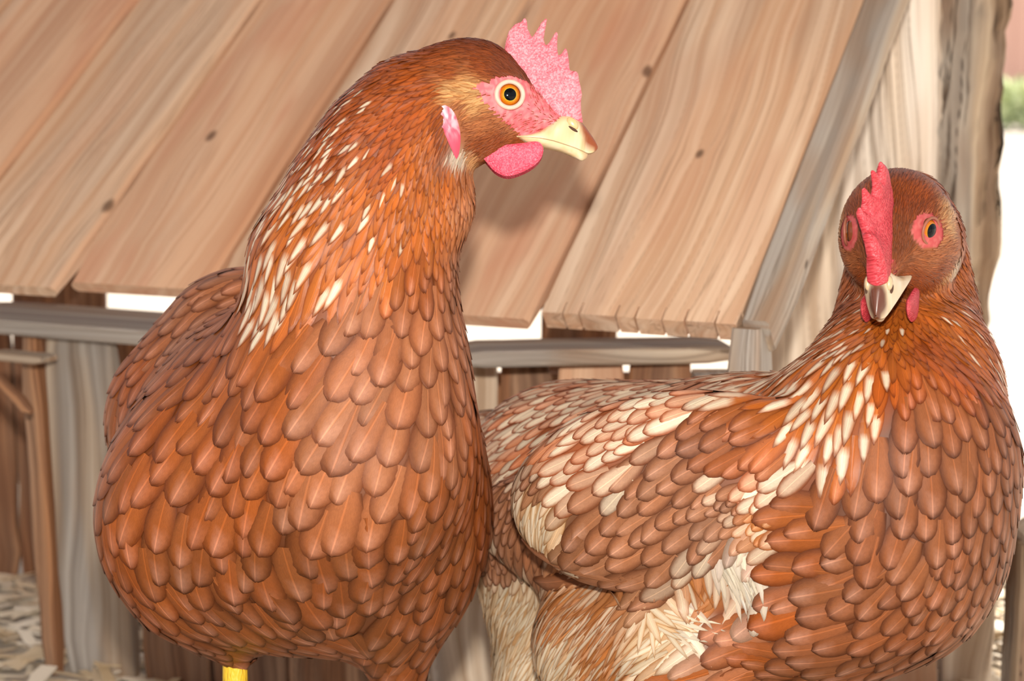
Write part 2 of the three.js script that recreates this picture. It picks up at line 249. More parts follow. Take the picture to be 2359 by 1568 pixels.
// ---------------------------------------------------------------- the photographer's flash on its stand, behind the lens
{
  const st = thing('flash_lamp', 'small flash lamp on a thin black stand just behind the lens', 'lamp', V(0, 0, FLASH.z + 0.05)), black = new THREE.MeshStandardMaterial({ color: 0x1a1a1c, roughness: 0.5, name: 'black_plastic' });
  const pole = mesh('pole', new THREE.CylinderGeometry(0.006, 0.006, FLASH.y - 0.02, 12), black, st); pole.position.y = (FLASH.y - 0.02) / 2;
  mesh('base', new THREE.CylinderGeometry(0.09, 0.1, 0.012, 32), black, st).position.y = 0.006;
  const head = mesh('lamp_head', new THREE.BoxGeometry(0.06, 0.04, 0.045), black, st); head.position.set(0, FLASH.y, -0.025);
  mesh('lamp_window', new THREE.BoxGeometry(0.05, 0.03, 0.002), new THREE.MeshStandardMaterial({ color: 0xffffff, emissive: 0xfff6ea, emissiveIntensity: 1.5, name: 'lamp_glow' }), head).position.z = -0.0225;
}
// ---------------------------------------------------------------- beyond: a red wall, a hedge, and litter on the floor
{
  const w = thing('shed_wall', 'blurred red board wall far off at the upper right corner', 'shed', V(4.55, 0, -16));
  const red = new THREE.MeshStandardMaterial({ color: 0xdcb0a0, roughness: 0.9, name: 'red_paint' });
  for (let i = 0; i < 11; i++) { const m = mesh('plank', boardGeo(1.5, 0.16, 0.03, 200 + i), red, w); m.position.set(-0.35 + i * 0.165, 0, 0); }
  const b = thing('hedge', 'blurred green hedge far off past the timber post', 'hedge', V(4.1, 0, -13)); const r = rng(5), leaves = [];
  const lg = new THREE.PlaneGeometry(0.05, 0.09, 2, 2); { const p = lg.attributes.position; for (let i = 0; i < p.count; i++) p.setZ(i, -Math.abs(p.getX(i)) * 0.5); lg.computeVertexNormals(); }
  for (let i = 0; i < 1500; i++) { const g = lg.clone(); g.rotateX(r() * 6); g.rotateY(r() * 6); const a = r() * 6.28, q = Math.sqrt(r()), h = r(); g.translate(Math.cos(a) * q * 0.75, 0.04 + h * 0.3, Math.sin(a) * q * 0.4); leaves.push(g); }
  const f = mesh('foliage', mergeGeometries(leaves), new THREE.MeshStandardMaterial({ color: 0xd2dcae, roughness: 0.7, side: THREE.DoubleSide, name: 'leaf' }), b); f.userData.kind = 'stuff';
  for (let i = 0; i < 5; i++) { const s = mesh('stem', boardGeo(0.4, 0.02, 0.02, 300 + i), WOOD.brown, b); s.position.set(-0.5 + i * 0.25, 0, 0); }
}
{
  const r = rng(77), chip = boardGeo(0.045, 0.006, 0.0012, 2, { n: 3, wob: 0.0015, ch: 0.0003 }), N_ = 5200;
  const litter = new THREE.InstancedMesh(chip, new THREE.MeshStandardMaterial({ color: 0xffffff, roughness: 0.8, name: 'straw' }), N_); litter.name = 'straw_litter'; litter.castShadow = litter.receiveShadow = true;
  const q = new THREE.Object3D(), c = new THREE.Color();
  for (let i = 0; i < N_; i++) {
    q.position.set(-0.75 + r() * 1.4, 0.002 + r() * 0.008, -0.75 + r() * 1.0); q.rotation.set(Math.PI / 2 + (r() - 0.5) * 0.5, (r() - 0.5) * 0.4, r() * 6.28); q.scale.set(0.6 + r() * 1.6, 0.4 + r() * 1.1, 1); q.updateMatrix(); litter.setMatrixAt(i, q.matrix);
    const k = r(); litter.setColorAt(i, c.setRGB(lerp(0.55, 0.85, k), lerp(0.42, 0.78, k), lerp(0.26, 0.66, k)));
  }
  tag(litter, 'pale straw and wood shavings scattered over the floor', 'litter'); litter.userData.kind = 'stuff'; scene.add(litter);
}

// ---------------------------------------------------------------- hens: bodies from smoothly joined joints, then feathers laid on them
const PS = PX * 0.985;                                        // metres to one unit of the head plan
const HX = (X) => (X - 1172) * PS, HY = (Y) => -(Y - 228) * PS;
const smin = (a, b, k) => { const h = Math.max(k - Math.abs(a - b), 0) / k; return Math.min(a, b) - h * h * k * 0.25; };
function capsule(a, b, ra, rb, k) {
  const d = b.clone().sub(a), l2 = d.lengthSq() || 1e-9;
  return { k, f: (x, y, z) => { const px = x - a.x, py = y - a.y, pz = z - a.z, h = clamp((px * d.x + py * d.y + pz * d.z) / l2, 0, 1), qx = px - d.x * h, qy = py - d.y * h, qz = pz - d.z * h; return Math.sqrt(qx * qx + qy * qy + qz * qz) - (ra + (rb - ra) * h); } };
}
function ellipsoid(c, X, Y, Z, r, k) {
  return { k, f: (x, y, z) => { const px = x - c.x, py = y - c.y, pz = z - c.z, a = (px * X.x + py * X.y + pz * X.z) / r[0], b = (px * Y.x + py * Y.y + pz * Y.z) / r[1], d = (px * Z.x + py * Z.y + pz * Z.z) / r[2]; const k0 = Math.sqrt(a * a + b * b + d * d), k1 = Math.sqrt((a / r[0]) ** 2 + (b / r[1]) ** 2 + (d / r[2]) ** 2); return k1 < 1e-9 ? -Math.min(...r) : k0 * (k0 - 1) / k1; } };
}
const fieldOf = (prims) => (x, y, z) => { let d = 1e9; for (const p of prims) d = d > 1e8 ? p.f(x, y, z) : smin(d, p.f(x, y, z), p.k); return d; };
// naive surface nets over a box
function surfaceNets(f, lo, hi, cell) {
  const nx = Math.ceil((hi.x - lo.x) / cell) + 1, ny = Math.ceil((hi.y - lo.y) / cell) + 1, nz = Math.ceil((hi.z - lo.z) / cell) + 1;
  const v = new Float32Array(nx * ny * nz), id = (i, j, k) => (k * ny + j) * nx + i;
  for (let k = 0; k < nz; k++) for (let j = 0; j < ny; j++) for (let i = 0; i < nx; i++) v[id(i, j, k)] = f(lo.x + i * cell, lo.y + j * cell, lo.z + k * cell);
  const P = [], I = [], vid = new Int32Array(nx * ny * nz).fill(-1), C = [[0, 0, 0], [1, 0, 0], [0, 1, 0], [1, 1, 0], [0, 0, 1], [1, 0, 1], [0, 1, 1], [1, 1, 1]], E = [[0, 1], [2, 3], [4, 5], [6, 7], [0, 2], [1, 3], [4, 6], [5, 7], [0, 4], [1, 5], [2, 6], [3, 7]];
  for (let k = 0; k < nz - 1; k++) for (let j = 0; j < ny - 1; j++) for (let i = 0; i < nx - 1; i++) {
    const c = C.map(([a, b, d]) => v[id(i + a, j + b, k + d)]); let m = 0; for (let q = 0; q < 8; q++) if (c[q] < 0) m |= 1 << q;
    if (m === 0 || m === 255) continue;
    let sx = 0, sy = 0, sz = 0, n = 0;
    for (const [a, b] of E) if ((c[a] < 0) !== (c[b] < 0)) { const t = c[a] / (c[a] - c[b]); sx += C[a][0] + (C[b][0] - C[a][0]) * t; sy += C[a][1] + (C[b][1] - C[a][1]) * t; sz += C[a][2] + (C[b][2] - C[a][2]) * t; n++; }
    vid[id(i, j, k)] = P.length / 3; P.push(lo.x + (i + sx / n) * cell, lo.y + (j + sy / n) * cell, lo.z + (k + sz / n) * cell);
  }
  const quad = (a, b, c, d, flip) => { if (a < 0 || b < 0 || c < 0 || d < 0) return; flip ? I.push(a, b, c, a, c, d) : I.push(a, c, b, a, d, c); };
  for (let k = 1; k < nz - 1; k++) for (let j = 1; j < ny - 1; j++) for (let i = 1; i < nx - 1; i++) {
    const a = v[id(i, j, k)] < 0;
    if (a !== (v[id(i + 1, j, k)] < 0)) quad(vid[id(i, j - 1, k - 1)], vid[id(i, j, k - 1)], vid[id(i, j, k)], vid[id(i, j - 1, k)], a);
    if (a !== (v[id(i, j + 1, k)] < 0)) quad(vid[id(i - 1, j, k - 1)], vid[id(i - 1, j, k)], vid[id(i, j, k)], vid[id(i, j, k - 1)], a);
    if (a !== (v[id(i, j, k + 1)] < 0)) quad(vid[id(i - 1, j - 1, k)], vid[id(i, j - 1, k)], vid[id(i, j, k)], vid[id(i - 1, j, k)], a);
  }
  return { P, I };
}
function gradient(f, x, y, z, e = 0.0012) { const gx = f(x + e, y, z) - f(x - e, y, z), gy = f(x, y + e, z) - f(x, y - e, z), gz = f(x, y, z + e) - f(x, y, z - e), l = Math.hypot(gx, gy, gz) || 1; return [gx / l, gy / l, gz / l]; }

// colours of plumage and skin (linear)
const lin = (r, g, b) => { const c = new THREE.Color().setRGB(r / 255, g / 255, b / 255, THREE.SRGBColorSpace); return [c.r, c.g, c.b]; };
const CREAM = lin(216, 202, 178);
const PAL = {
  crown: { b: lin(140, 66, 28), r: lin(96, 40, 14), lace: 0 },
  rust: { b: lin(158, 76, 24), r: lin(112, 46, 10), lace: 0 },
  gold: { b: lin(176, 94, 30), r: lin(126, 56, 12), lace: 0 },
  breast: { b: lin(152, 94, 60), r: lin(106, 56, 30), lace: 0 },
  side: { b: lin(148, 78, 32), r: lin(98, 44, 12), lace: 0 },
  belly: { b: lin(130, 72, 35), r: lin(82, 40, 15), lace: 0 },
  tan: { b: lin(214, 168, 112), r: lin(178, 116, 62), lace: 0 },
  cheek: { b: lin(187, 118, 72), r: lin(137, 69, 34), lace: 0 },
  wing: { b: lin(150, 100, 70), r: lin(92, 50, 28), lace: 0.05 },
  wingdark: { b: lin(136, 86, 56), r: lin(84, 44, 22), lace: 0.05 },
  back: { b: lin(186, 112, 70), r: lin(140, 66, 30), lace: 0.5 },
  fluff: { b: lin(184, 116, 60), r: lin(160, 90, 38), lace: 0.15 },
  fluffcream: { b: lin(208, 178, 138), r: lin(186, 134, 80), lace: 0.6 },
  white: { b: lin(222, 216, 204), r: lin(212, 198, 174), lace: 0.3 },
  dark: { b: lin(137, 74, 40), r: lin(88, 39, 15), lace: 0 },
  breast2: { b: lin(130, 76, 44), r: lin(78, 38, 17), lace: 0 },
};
const FACE = [[1086, 212], [1112, 203], [1140, 190], [1172, 181], [1208, 186], [1236, 205], [1256, 232], [1278, 244], [1306, 262], [1300, 300], [1250, 306], [1208, 322], [1188, 312], [1150, 283], [1122, 262], [1100, 236]];
const bareAt = (cfg, X, Y) => inPoly(FACE, X, Y) && (cfg.bare > 0.9 || X > 1262 || Math.hypot(X - 1166, Y - 226) < 42);
const inPoly = (P, x, y) => { let c = false; for (let i = 0, j = P.length - 1; i < P.length; j = i++) { const [a, b] = P[i], [d, e] = P[j]; if ((b > y) !== (e > y) && x < (d - a) * (y - b) / (e - b) + a) c = !c; } return c; };
// plumage plan of the head (side view): place, lie of the feathers, length, width, colour
const HEADPLAN = [
  [1150, 112, -1, -0.12, 32, 8, 'crown'], [1085, 105, -1, 0.05, 38, 9, 'crown'], [1010, 125, -1, 0.28, 38, 9, 'rust'], [1180, 150, -0.95, -0.3, 24, 6, 'crown'], [1110, 160, -1, 0.05, 30, 8, 'rust'], [1040, 185, -1, 0.2, 36, 9, 'rust'],
  [1225, 172, -0.6, -0.8, 20, 5, 'dark'], [1250, 205, -0.35, -0.94, 18, 4, 'dark'], [1150, 178, -0.95, -0.2, 22, 6, 'crown'],
  [1070, 222, -1, -0.15, 34, 9, 'tan'], [1035, 228, -1, 0.05, 38, 10, 'tan'], [1090, 255, -0.9, 0.35, 30, 8, 'tan'], [1060, 265, -0.7, 0.6, 30, 8, 'cheek'],
  [1120, 290, -1, 0.12, 30, 5, 'cheek'], [1080, 310, -1, 0.1, 32, 6, 'cheek'], [1170, 300, -0.98, 0.15, 24, 4, 'cheek'], [1150, 330, -1, 0.2, 26, 5, 'rust'], [1200, 330, -1, 0.22, 20, 4, 'rust'], [1100, 345, -0.9, 0.4, 30, 6, 'rust'], [1085, 380, -0.6, 0.8, 34, 8, 'tan'], [1130, 370, -0.8, 0.6, 26, 6, 'rust'], [1110, 410, -0.4, 0.9, 36, 8, 'gold'],
  [1056, 386, -0.3, 0.95, 24, 5, 'white'], [1036, 400, -0.3, 0.95, 36, 8, 'rust'], [1078, 398, -0.4, 0.9, 34, 8, 'gold'], [1058, 412, -0.3, 0.95, 36, 8, 'gold'], [1240, 355, -0.9, 0.3, 16, 4, 'gold'], [1000, 300, -0.55, 0.85, 40, 9, 'rust'], [1000, 230, -0.9, 0.45, 40, 10, 'rust'], [1015, 350, -0.3, 0.95, 44, 10, 'rust'],
];
function planAt(rows, point) {                               // inverse-distance mix of the plan's rows
  let W = 0, L = 0, wd = 0, sp = 0, lace = 0, lift = 0; const b = [0, 0, 0], r = [0, 0, 0], d = [0, 0, 0];
  for (const a of rows) {
    const q = a.p.distanceToSquared(point) + 1e-5, w = 1 / (q * q); W += w;
    L += w * a.L; wd += w * a.W; sp += w * a.spot; lace += w * a.c.lace; lift += w * a.lift;
    for (let i = 0; i < 3; i++) { b[i] += w * a.c.b[i]; r[i] += w * a.c.r[i]; } d[0] += w * a.d.x; d[1] += w * a.d.y; d[2] += w * a.d.z;
  }
  return { L: L / W, W: wd / W, spot: sp / W, lace: lace / W, lift: lift / W, b: b.map((v) => v / W), r: r.map((v) => v / W), d: V(d[0], d[1], d[2]).normalize() };
}
class Soup { constructor() { this.P = []; this.C = []; this.U = []; this.I = []; }
  geo() { const g = new THREE.BufferGeometry(); g.setAttribute('position', new THREE.Float32BufferAttribute(this.P, 3)); g.setAttribute('color', new THREE.Float32BufferAttribute(this.C, 3)); g.setAttribute('uv', new THREE.Float32BufferAttribute(this.U, 2)); g.setIndex(this.I); g.computeVertexNormals(); return g; } }
const GRID = { big: [[-1, -0.86, -0.45, 0, 0.45, 0.86, 1], [0, 0.18, 0.36, 0.52, 0.66, 0.78, 0.88, 0.95, 1]], long: [[-1, -0.72, -0.3, 0, 0.3, 0.72, 1], [0, 0.2, 0.4, 0.55, 0.7, 0.82, 0.92, 1]], tiny: [[-1, 0, 1], [0, 0.4, 0.75, 1]] };
// one feather: root point, lie, size; it follows the body's field f and lifts towards its tip
function feather(soup, f, o) {
  const [vs, us] = GRID[o.grid], n = o.n, t = o.t, bx = n.y * t.z - n.z * t.y, by = n.z * t.x - n.x * t.z, bz = n.x * t.y - n.y * t.x, o0 = soup.P.length / 3, hw = o.W / 2, rnd = o.rnd;
  const twist = (rnd() - 0.5) * 0.3, fray = o.grid === 'tiny' ? 0 : 0.035 * o.L, spread = 1 / 0.76;
  for (const u of us) {
    const s = (u - 0.42) * o.L, wid = o.grid === 'tiny' ? hw * (1 - u * u * 0.9) : o.pointed ? hw * Math.pow(Math.sin(Math.PI * clamp(0.12 + u * 0.88, 0, 1)), 0.75) * (u > 0.98 ? 0.25 : 1) : u < 0.55 ? hw * (0.55 + 0.45 * Math.sin(u / 0.55 * Math.PI / 2)) : hw * Math.sqrt(Math.max(0.012, 1 - ((u - 0.55) / 0.45) ** 2));
    for (const v of vs) {
      const tipback = (rnd() - 0.5) * fray * (u > 0.6 ? 1 : 0.3);
      let x = o.p.x + t.x * (s - tipback) + bx * v * wid, y = o.p.y + t.y * (s - tipback) + by * v * wid, z = o.p.z + t.z * (s - tipback) + bz * v * wid;
      for (let k = 0; k < (o.grid === 'tiny' ? 1 : 2); k++) { const d = f(x, y, z), g = gradient(f, x, y, z); x -= g[0] * d; y -= g[1] * d; z -= g[2] * d; if (k === (o.grid === 'tiny' ? 0 : 1)) { const h = 0.0004 + o.lift * (0.15 + u * u * 0.85) + o.camber * (1 - Math.abs(v)) * Math.sin(Math.PI * (0.25 + u * 0.55)) + twist * v * o.lift; x += g[0] * h; y += g[1] * h; z += g[2] * h; } }
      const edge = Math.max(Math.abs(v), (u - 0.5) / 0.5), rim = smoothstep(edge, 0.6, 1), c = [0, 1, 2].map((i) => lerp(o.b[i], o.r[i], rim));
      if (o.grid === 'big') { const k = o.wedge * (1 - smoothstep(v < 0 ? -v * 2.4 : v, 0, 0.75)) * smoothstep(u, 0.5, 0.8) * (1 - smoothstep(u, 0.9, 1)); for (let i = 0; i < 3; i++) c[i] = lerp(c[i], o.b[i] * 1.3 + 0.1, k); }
      if (o.lace > 0.02) { const k = clamp(o.lace * 1.4, 0, 1) * (1 - smoothstep(Math.abs(v), 0.35, 0.95)) * (o.lace > 0.9 ? 1 : 1 - smoothstep(u, 0.8, 1)); for (let i = 0; i < 3; i++) c[i] = lerp(c[i], CREAM[i], k); }
      if (o.spotOn) { const k = o.spotOn * (1 - smoothstep(Math.abs(v), o.spotW, o.spotW + 0.42)) * smoothstep(u, 0.38, 0.55) * (1 - smoothstep(u, 0.84, 0.96)); for (let i = 0; i < 3; i++) c[i] = lerp(c[i], CREAM[i], k); }
      soup.P.push(x, y, z); soup.C.push(c[0] * o.tone * spread, c[1] * o.tone * spread, c[2] * o.tone * spread); soup.U.push(v * 0.5 + 0.5, u);
    }
  }
  const nv = vs.length;
  for (let j = 0; j < us.length - 1; j++) for (let i = 0; i < nv - 1; i++) { const a = o0 + j * nv + i, b = a + 1, c = a + nv, d = c + 1; soup.I.push(a, b, d, a, d, c); }
}

// a hen's head plan in its own axes: x to the beak, y up, z to its right
function headPrims(T, crown, wide, blend) {
  const q = (x, y, z) => V(x * PS, y * PS, z * PS).applyMatrix4(T), X = V(0, 0, 0), Y = V(0, 0, 0), Z = V(0, 0, 0); T.extractBasis(X, Y, Z);
  const s = (r) => r * PS, k = 0.006;
  return [ellipsoid(q(-70, 6 - (122 - crown) * 0.6, 0), X, Y, Z, [s(110), s(crown), s(wide)], blend), capsule(q(-70, -75, wide - 62), q(-70, -75, 62 - wide), s(54), s(54), 0.01), capsule(q(0, -10, 0), q(98, -56, 0), s(70), s(29), k), capsule(q(-30, -90, 0), q(40, -96, 0), s(40), s(24), k)];
}
function ring(pts, n) { const c = new THREE.CatmullRomCurve3(pts.map(([x, y]) => V(HX(x), HY(y), 0)), true, 'centripetal'); return c.getSpacedPoints(n).slice(0, n); }
function lens(pts, zc, thick, n = 48, rings = 9) {           // a fleshy lobe with rounded rim: outline scaled to its middle, both faces
  const o = ring(pts, n), c = o.reduce((a, p) => a.add(p), V(0, 0, 0)).multiplyScalar(1 / n), P = [], U = [], I = [];
  for (const s of [1, -1]) for (let j = 0; j <= rings; j++) for (let i = 0; i < n; i++) { const r = j / rings, p = c.clone().lerp(o[i], r); P.push(p.x, p.y, zc + s * thick * Math.sqrt(Math.max(0, 1 - r ** 3)) + (noise(p.x * 300, p.y * 300, s + 3) - 0.5) * thick * 0.25 * (1 - r)); U.push(p.x / 0.04, p.y / 0.04); }
  for (let s = 0; s < 2; s++) for (let j = 0; j < rings; j++) for (let i = 0; i < n; i++) { const o1 = s * (rings + 1) * n, a = o1 + j * n + i, b = o1 + j * n + (i + 1) % n, d = a + n, e = b + n; s ? I.push(a, b, e, a, e, d) : I.push(a, e, b, a, d, e); }
  const g = new THREE.BufferGeometry(); g.setAttribute('position', new THREE.Float32BufferAttribute(P, 3)); g.setAttribute('uv', new THREE.Float32BufferAttribute(U, 2)); g.setIndex(I); g.computeVertexNormals(); return g;
}
const COMB = [[1166, 92], [1171, 73], [1185, 56], [1201, 49], [1207, 41], [1211, 41], [1215, 50], [1216, 66], [1226, 86], [1236, 70], [1246, 52], [1257, 41], [1261, 44], [1257, 66], [1253, 90], [1257, 104], [1265, 98], [1275, 80], [1282, 71], [1286, 77], [1284, 104], [1286, 129], [1295, 121], [1301, 110], [1306, 112], [1310, 130], [1313, 162], [1328, 164], [1333, 171], [1334, 184], [1338, 200], [1341, 217], [1338, 236], [1339, 256], [1343, 282], [1318, 296], [1290, 296], [1255, 268], [1225, 220], [1195, 190], [1170, 165], [1158, 130]];
const WATTLE = [[1111, 358], [1128, 346], [1160, 338], [1206, 333], [1240, 330], [1251, 345], [1246, 367], [1228, 386], [1200, 401], [1169, 409], [1145, 401], [1126, 383]];
const EARLOBE = [[1013, 252], [1030, 258], [1047, 270], [1060, 300], [1064, 330], [1060, 362], [1055, 376], [1046, 360], [1030, 325], [1014, 290]];
const BEAK_U = [[1190, 316, 319, 50], [1218, 312, 320, 53], [1245, 302, 322, 50], [1270, 283, 326, 45], [1292, 266, 332, 39], [1312, 265, 338, 33], [1328, 272, 343, 27.5], [1343, 285, 349, 21.5], [1356, 302, 353, 15], [1367, 318, 350, 9], [1374, 330, 344, 4.5], [1377, 337, 340, 1]];
const BEAK_L = [[1194, 317, 322, 46], [1212, 317, 334, 48], [1238, 319, 341, 44], [1262, 323, 344, 36], [1288, 330, 350, 30], [1308, 336, 357, 25], [1326, 342, 365, 19], [1340, 348, 371, 12], [1350, 350, 366, 6], [1354, 351, 358, 1.5]];
function beakGeo(rows, upper, [base, pale, brown]) {
  const P = [], C = [], I = [], n = 18, cur = [0, 1, 2, 3].map((k) => new THREE.CatmullRomCurve3(rows.map((r, i) => V(i, r[k], 0)))), S = 28;
  for (let j = 0; j <= S; j++) {
    const [x, top, bot, w] = cur.map((c) => c.getPoint(j / S).y);
    for (let i = 0; i < n; i++) {
      const a = i / n * Math.PI * 2, ca = Math.cos(a), sa = Math.sin(a), mid = upper ? bot : top, ext = upper ? (top - bot) : (bot - top);
      const y = upper ? (sa > 0 ? mid + ext * Math.pow(sa, 0.75) : mid - sa * 2.5) : (sa < 0 ? mid + ext * Math.pow(-sa, 0.8) : mid - sa * 1);
      P.push(HX(x), HY(y), w * PS * Math.sign(ca) * Math.pow(Math.abs(ca), 0.8));
      const tip = upper ? smoothstep(x - (y - 300) * 0.25, 1332, 1346) * (1 - smoothstep(y - 0.55 * x, -408, -398)) : smoothstep(x, 1335, 1350) * 0.35;
      const k = noise(x * 0.06, y * 0.25, 4);
      const c = [0, 1, 2].map((q) => lerp(lerp(base[q], pale[q], k), brown[q], tip)); C.push(...c);
    }
  }
  for (let j = 0; j < S; j++) for (let i = 0; i < n; i++) { const a = j * n + i, b = j * n + (i + 1) % n, d = a + n, e = b + n; I.push(a, b, e, a, e, d); }
  const g = new THREE.BufferGeometry(); g.setAttribute('position', new THREE.Float32BufferAttribute(P, 3)); g.setAttribute('color', new THREE.Float32BufferAttribute(C, 3)); g.setIndex(I); g.computeVertexNormals(); return g;
}
const polyDist = (P, x, y) => { let d = 1e9; for (let i = 0, j = P.length - 1; i < P.length; j = i++) { const ax = P[j][0], ay = P[j][1], bx = P[i][0] - ax, by = P[i][1] - ay, h = clamp(((x - ax) * bx + (y - ay) * by) / (bx * bx + by * by), 0, 1); d = Math.min(d, Math.hypot(x - ax - bx * h, y - ay - by * h)); } return inPoly(P, x, y) ? -d : d; };
const COMBNET = surfaceNets((x, y, z) => { const X = x / PS + 1172, Y = 228 - y / PS, d = polyDist(COMB, X, Y), base = clamp(((X - 1170) * 0.55 + (170 - Y)) / 140, 0, 1), T = lerp(15, 6, base); if (d > 0) return (Math.hypot(d, Math.max(0, Math.abs(z / PS) - 1)) + 0.01) * PS; return (Math.abs(z / PS) - T * Math.sqrt(clamp(-d / 11, 0, 1))) * PS * 0.6; }, V(HX(1155), HY(305), -20 * PS), V(HX(1352), HY(30), 20 * PS), 2.1 * PS);
{ const n = COMBNET.P.length / 3, I = COMBNET.I; for (let it = 0; it < 3; it++) { const S = new Float32Array(n * 3), c = new Float32Array(n); for (let i = 0; i < I.length; i += 3) for (let k = 0; k < 3; k++) { const a = I[i + k], b = I[i + (k + 1) % 3]; for (let q = 0; q < 3; q++) S[a * 3 + q] += COMBNET.P[b * 3 + q]; c[a]++; } for (let a = 0; a < n; a++) if (c[a]) for (let q = 0; q < 3; q++) COMBNET.P[a * 3 + q] = COMBNET.P[a * 3 + q] * 0.5 + S[a * 3 + q] / c[a] * 0.5; } }
function combGeo(bend, wide) {
  const P = new Float32Array(COMBNET.P), U = []; for (let i = 0; i < P.length; i += 3) { U.push(P[i] / 0.045 + P[i + 2] / 0.06, P[i + 1] / 0.045 + P[i + 2] / 0.08); P[i + 2] = P[i + 2] * wide + bend(P[i] / PS + 1172, 228 - P[i + 1] / PS) * PS; }
  const g = new THREE.BufferGeometry(); g.setAttribute('position', new THREE.BufferAttribute(P, 3)); g.setAttribute('uv', new THREE.Float32BufferAttribute(U, 2)); g.setIndex(COMBNET.I); g.computeVertexNormals(); return g;
}
function colored(g, fn) { const p = g.attributes.position, c = new Float32Array(p.count * 3); for (let i = 0; i < p.count; i++) c.set(fn(p.getX(i), p.getY(i), p.getZ(i)), i * 3); g.setAttribute('color', new THREE.BufferAttribute(c, 3)); return g; }

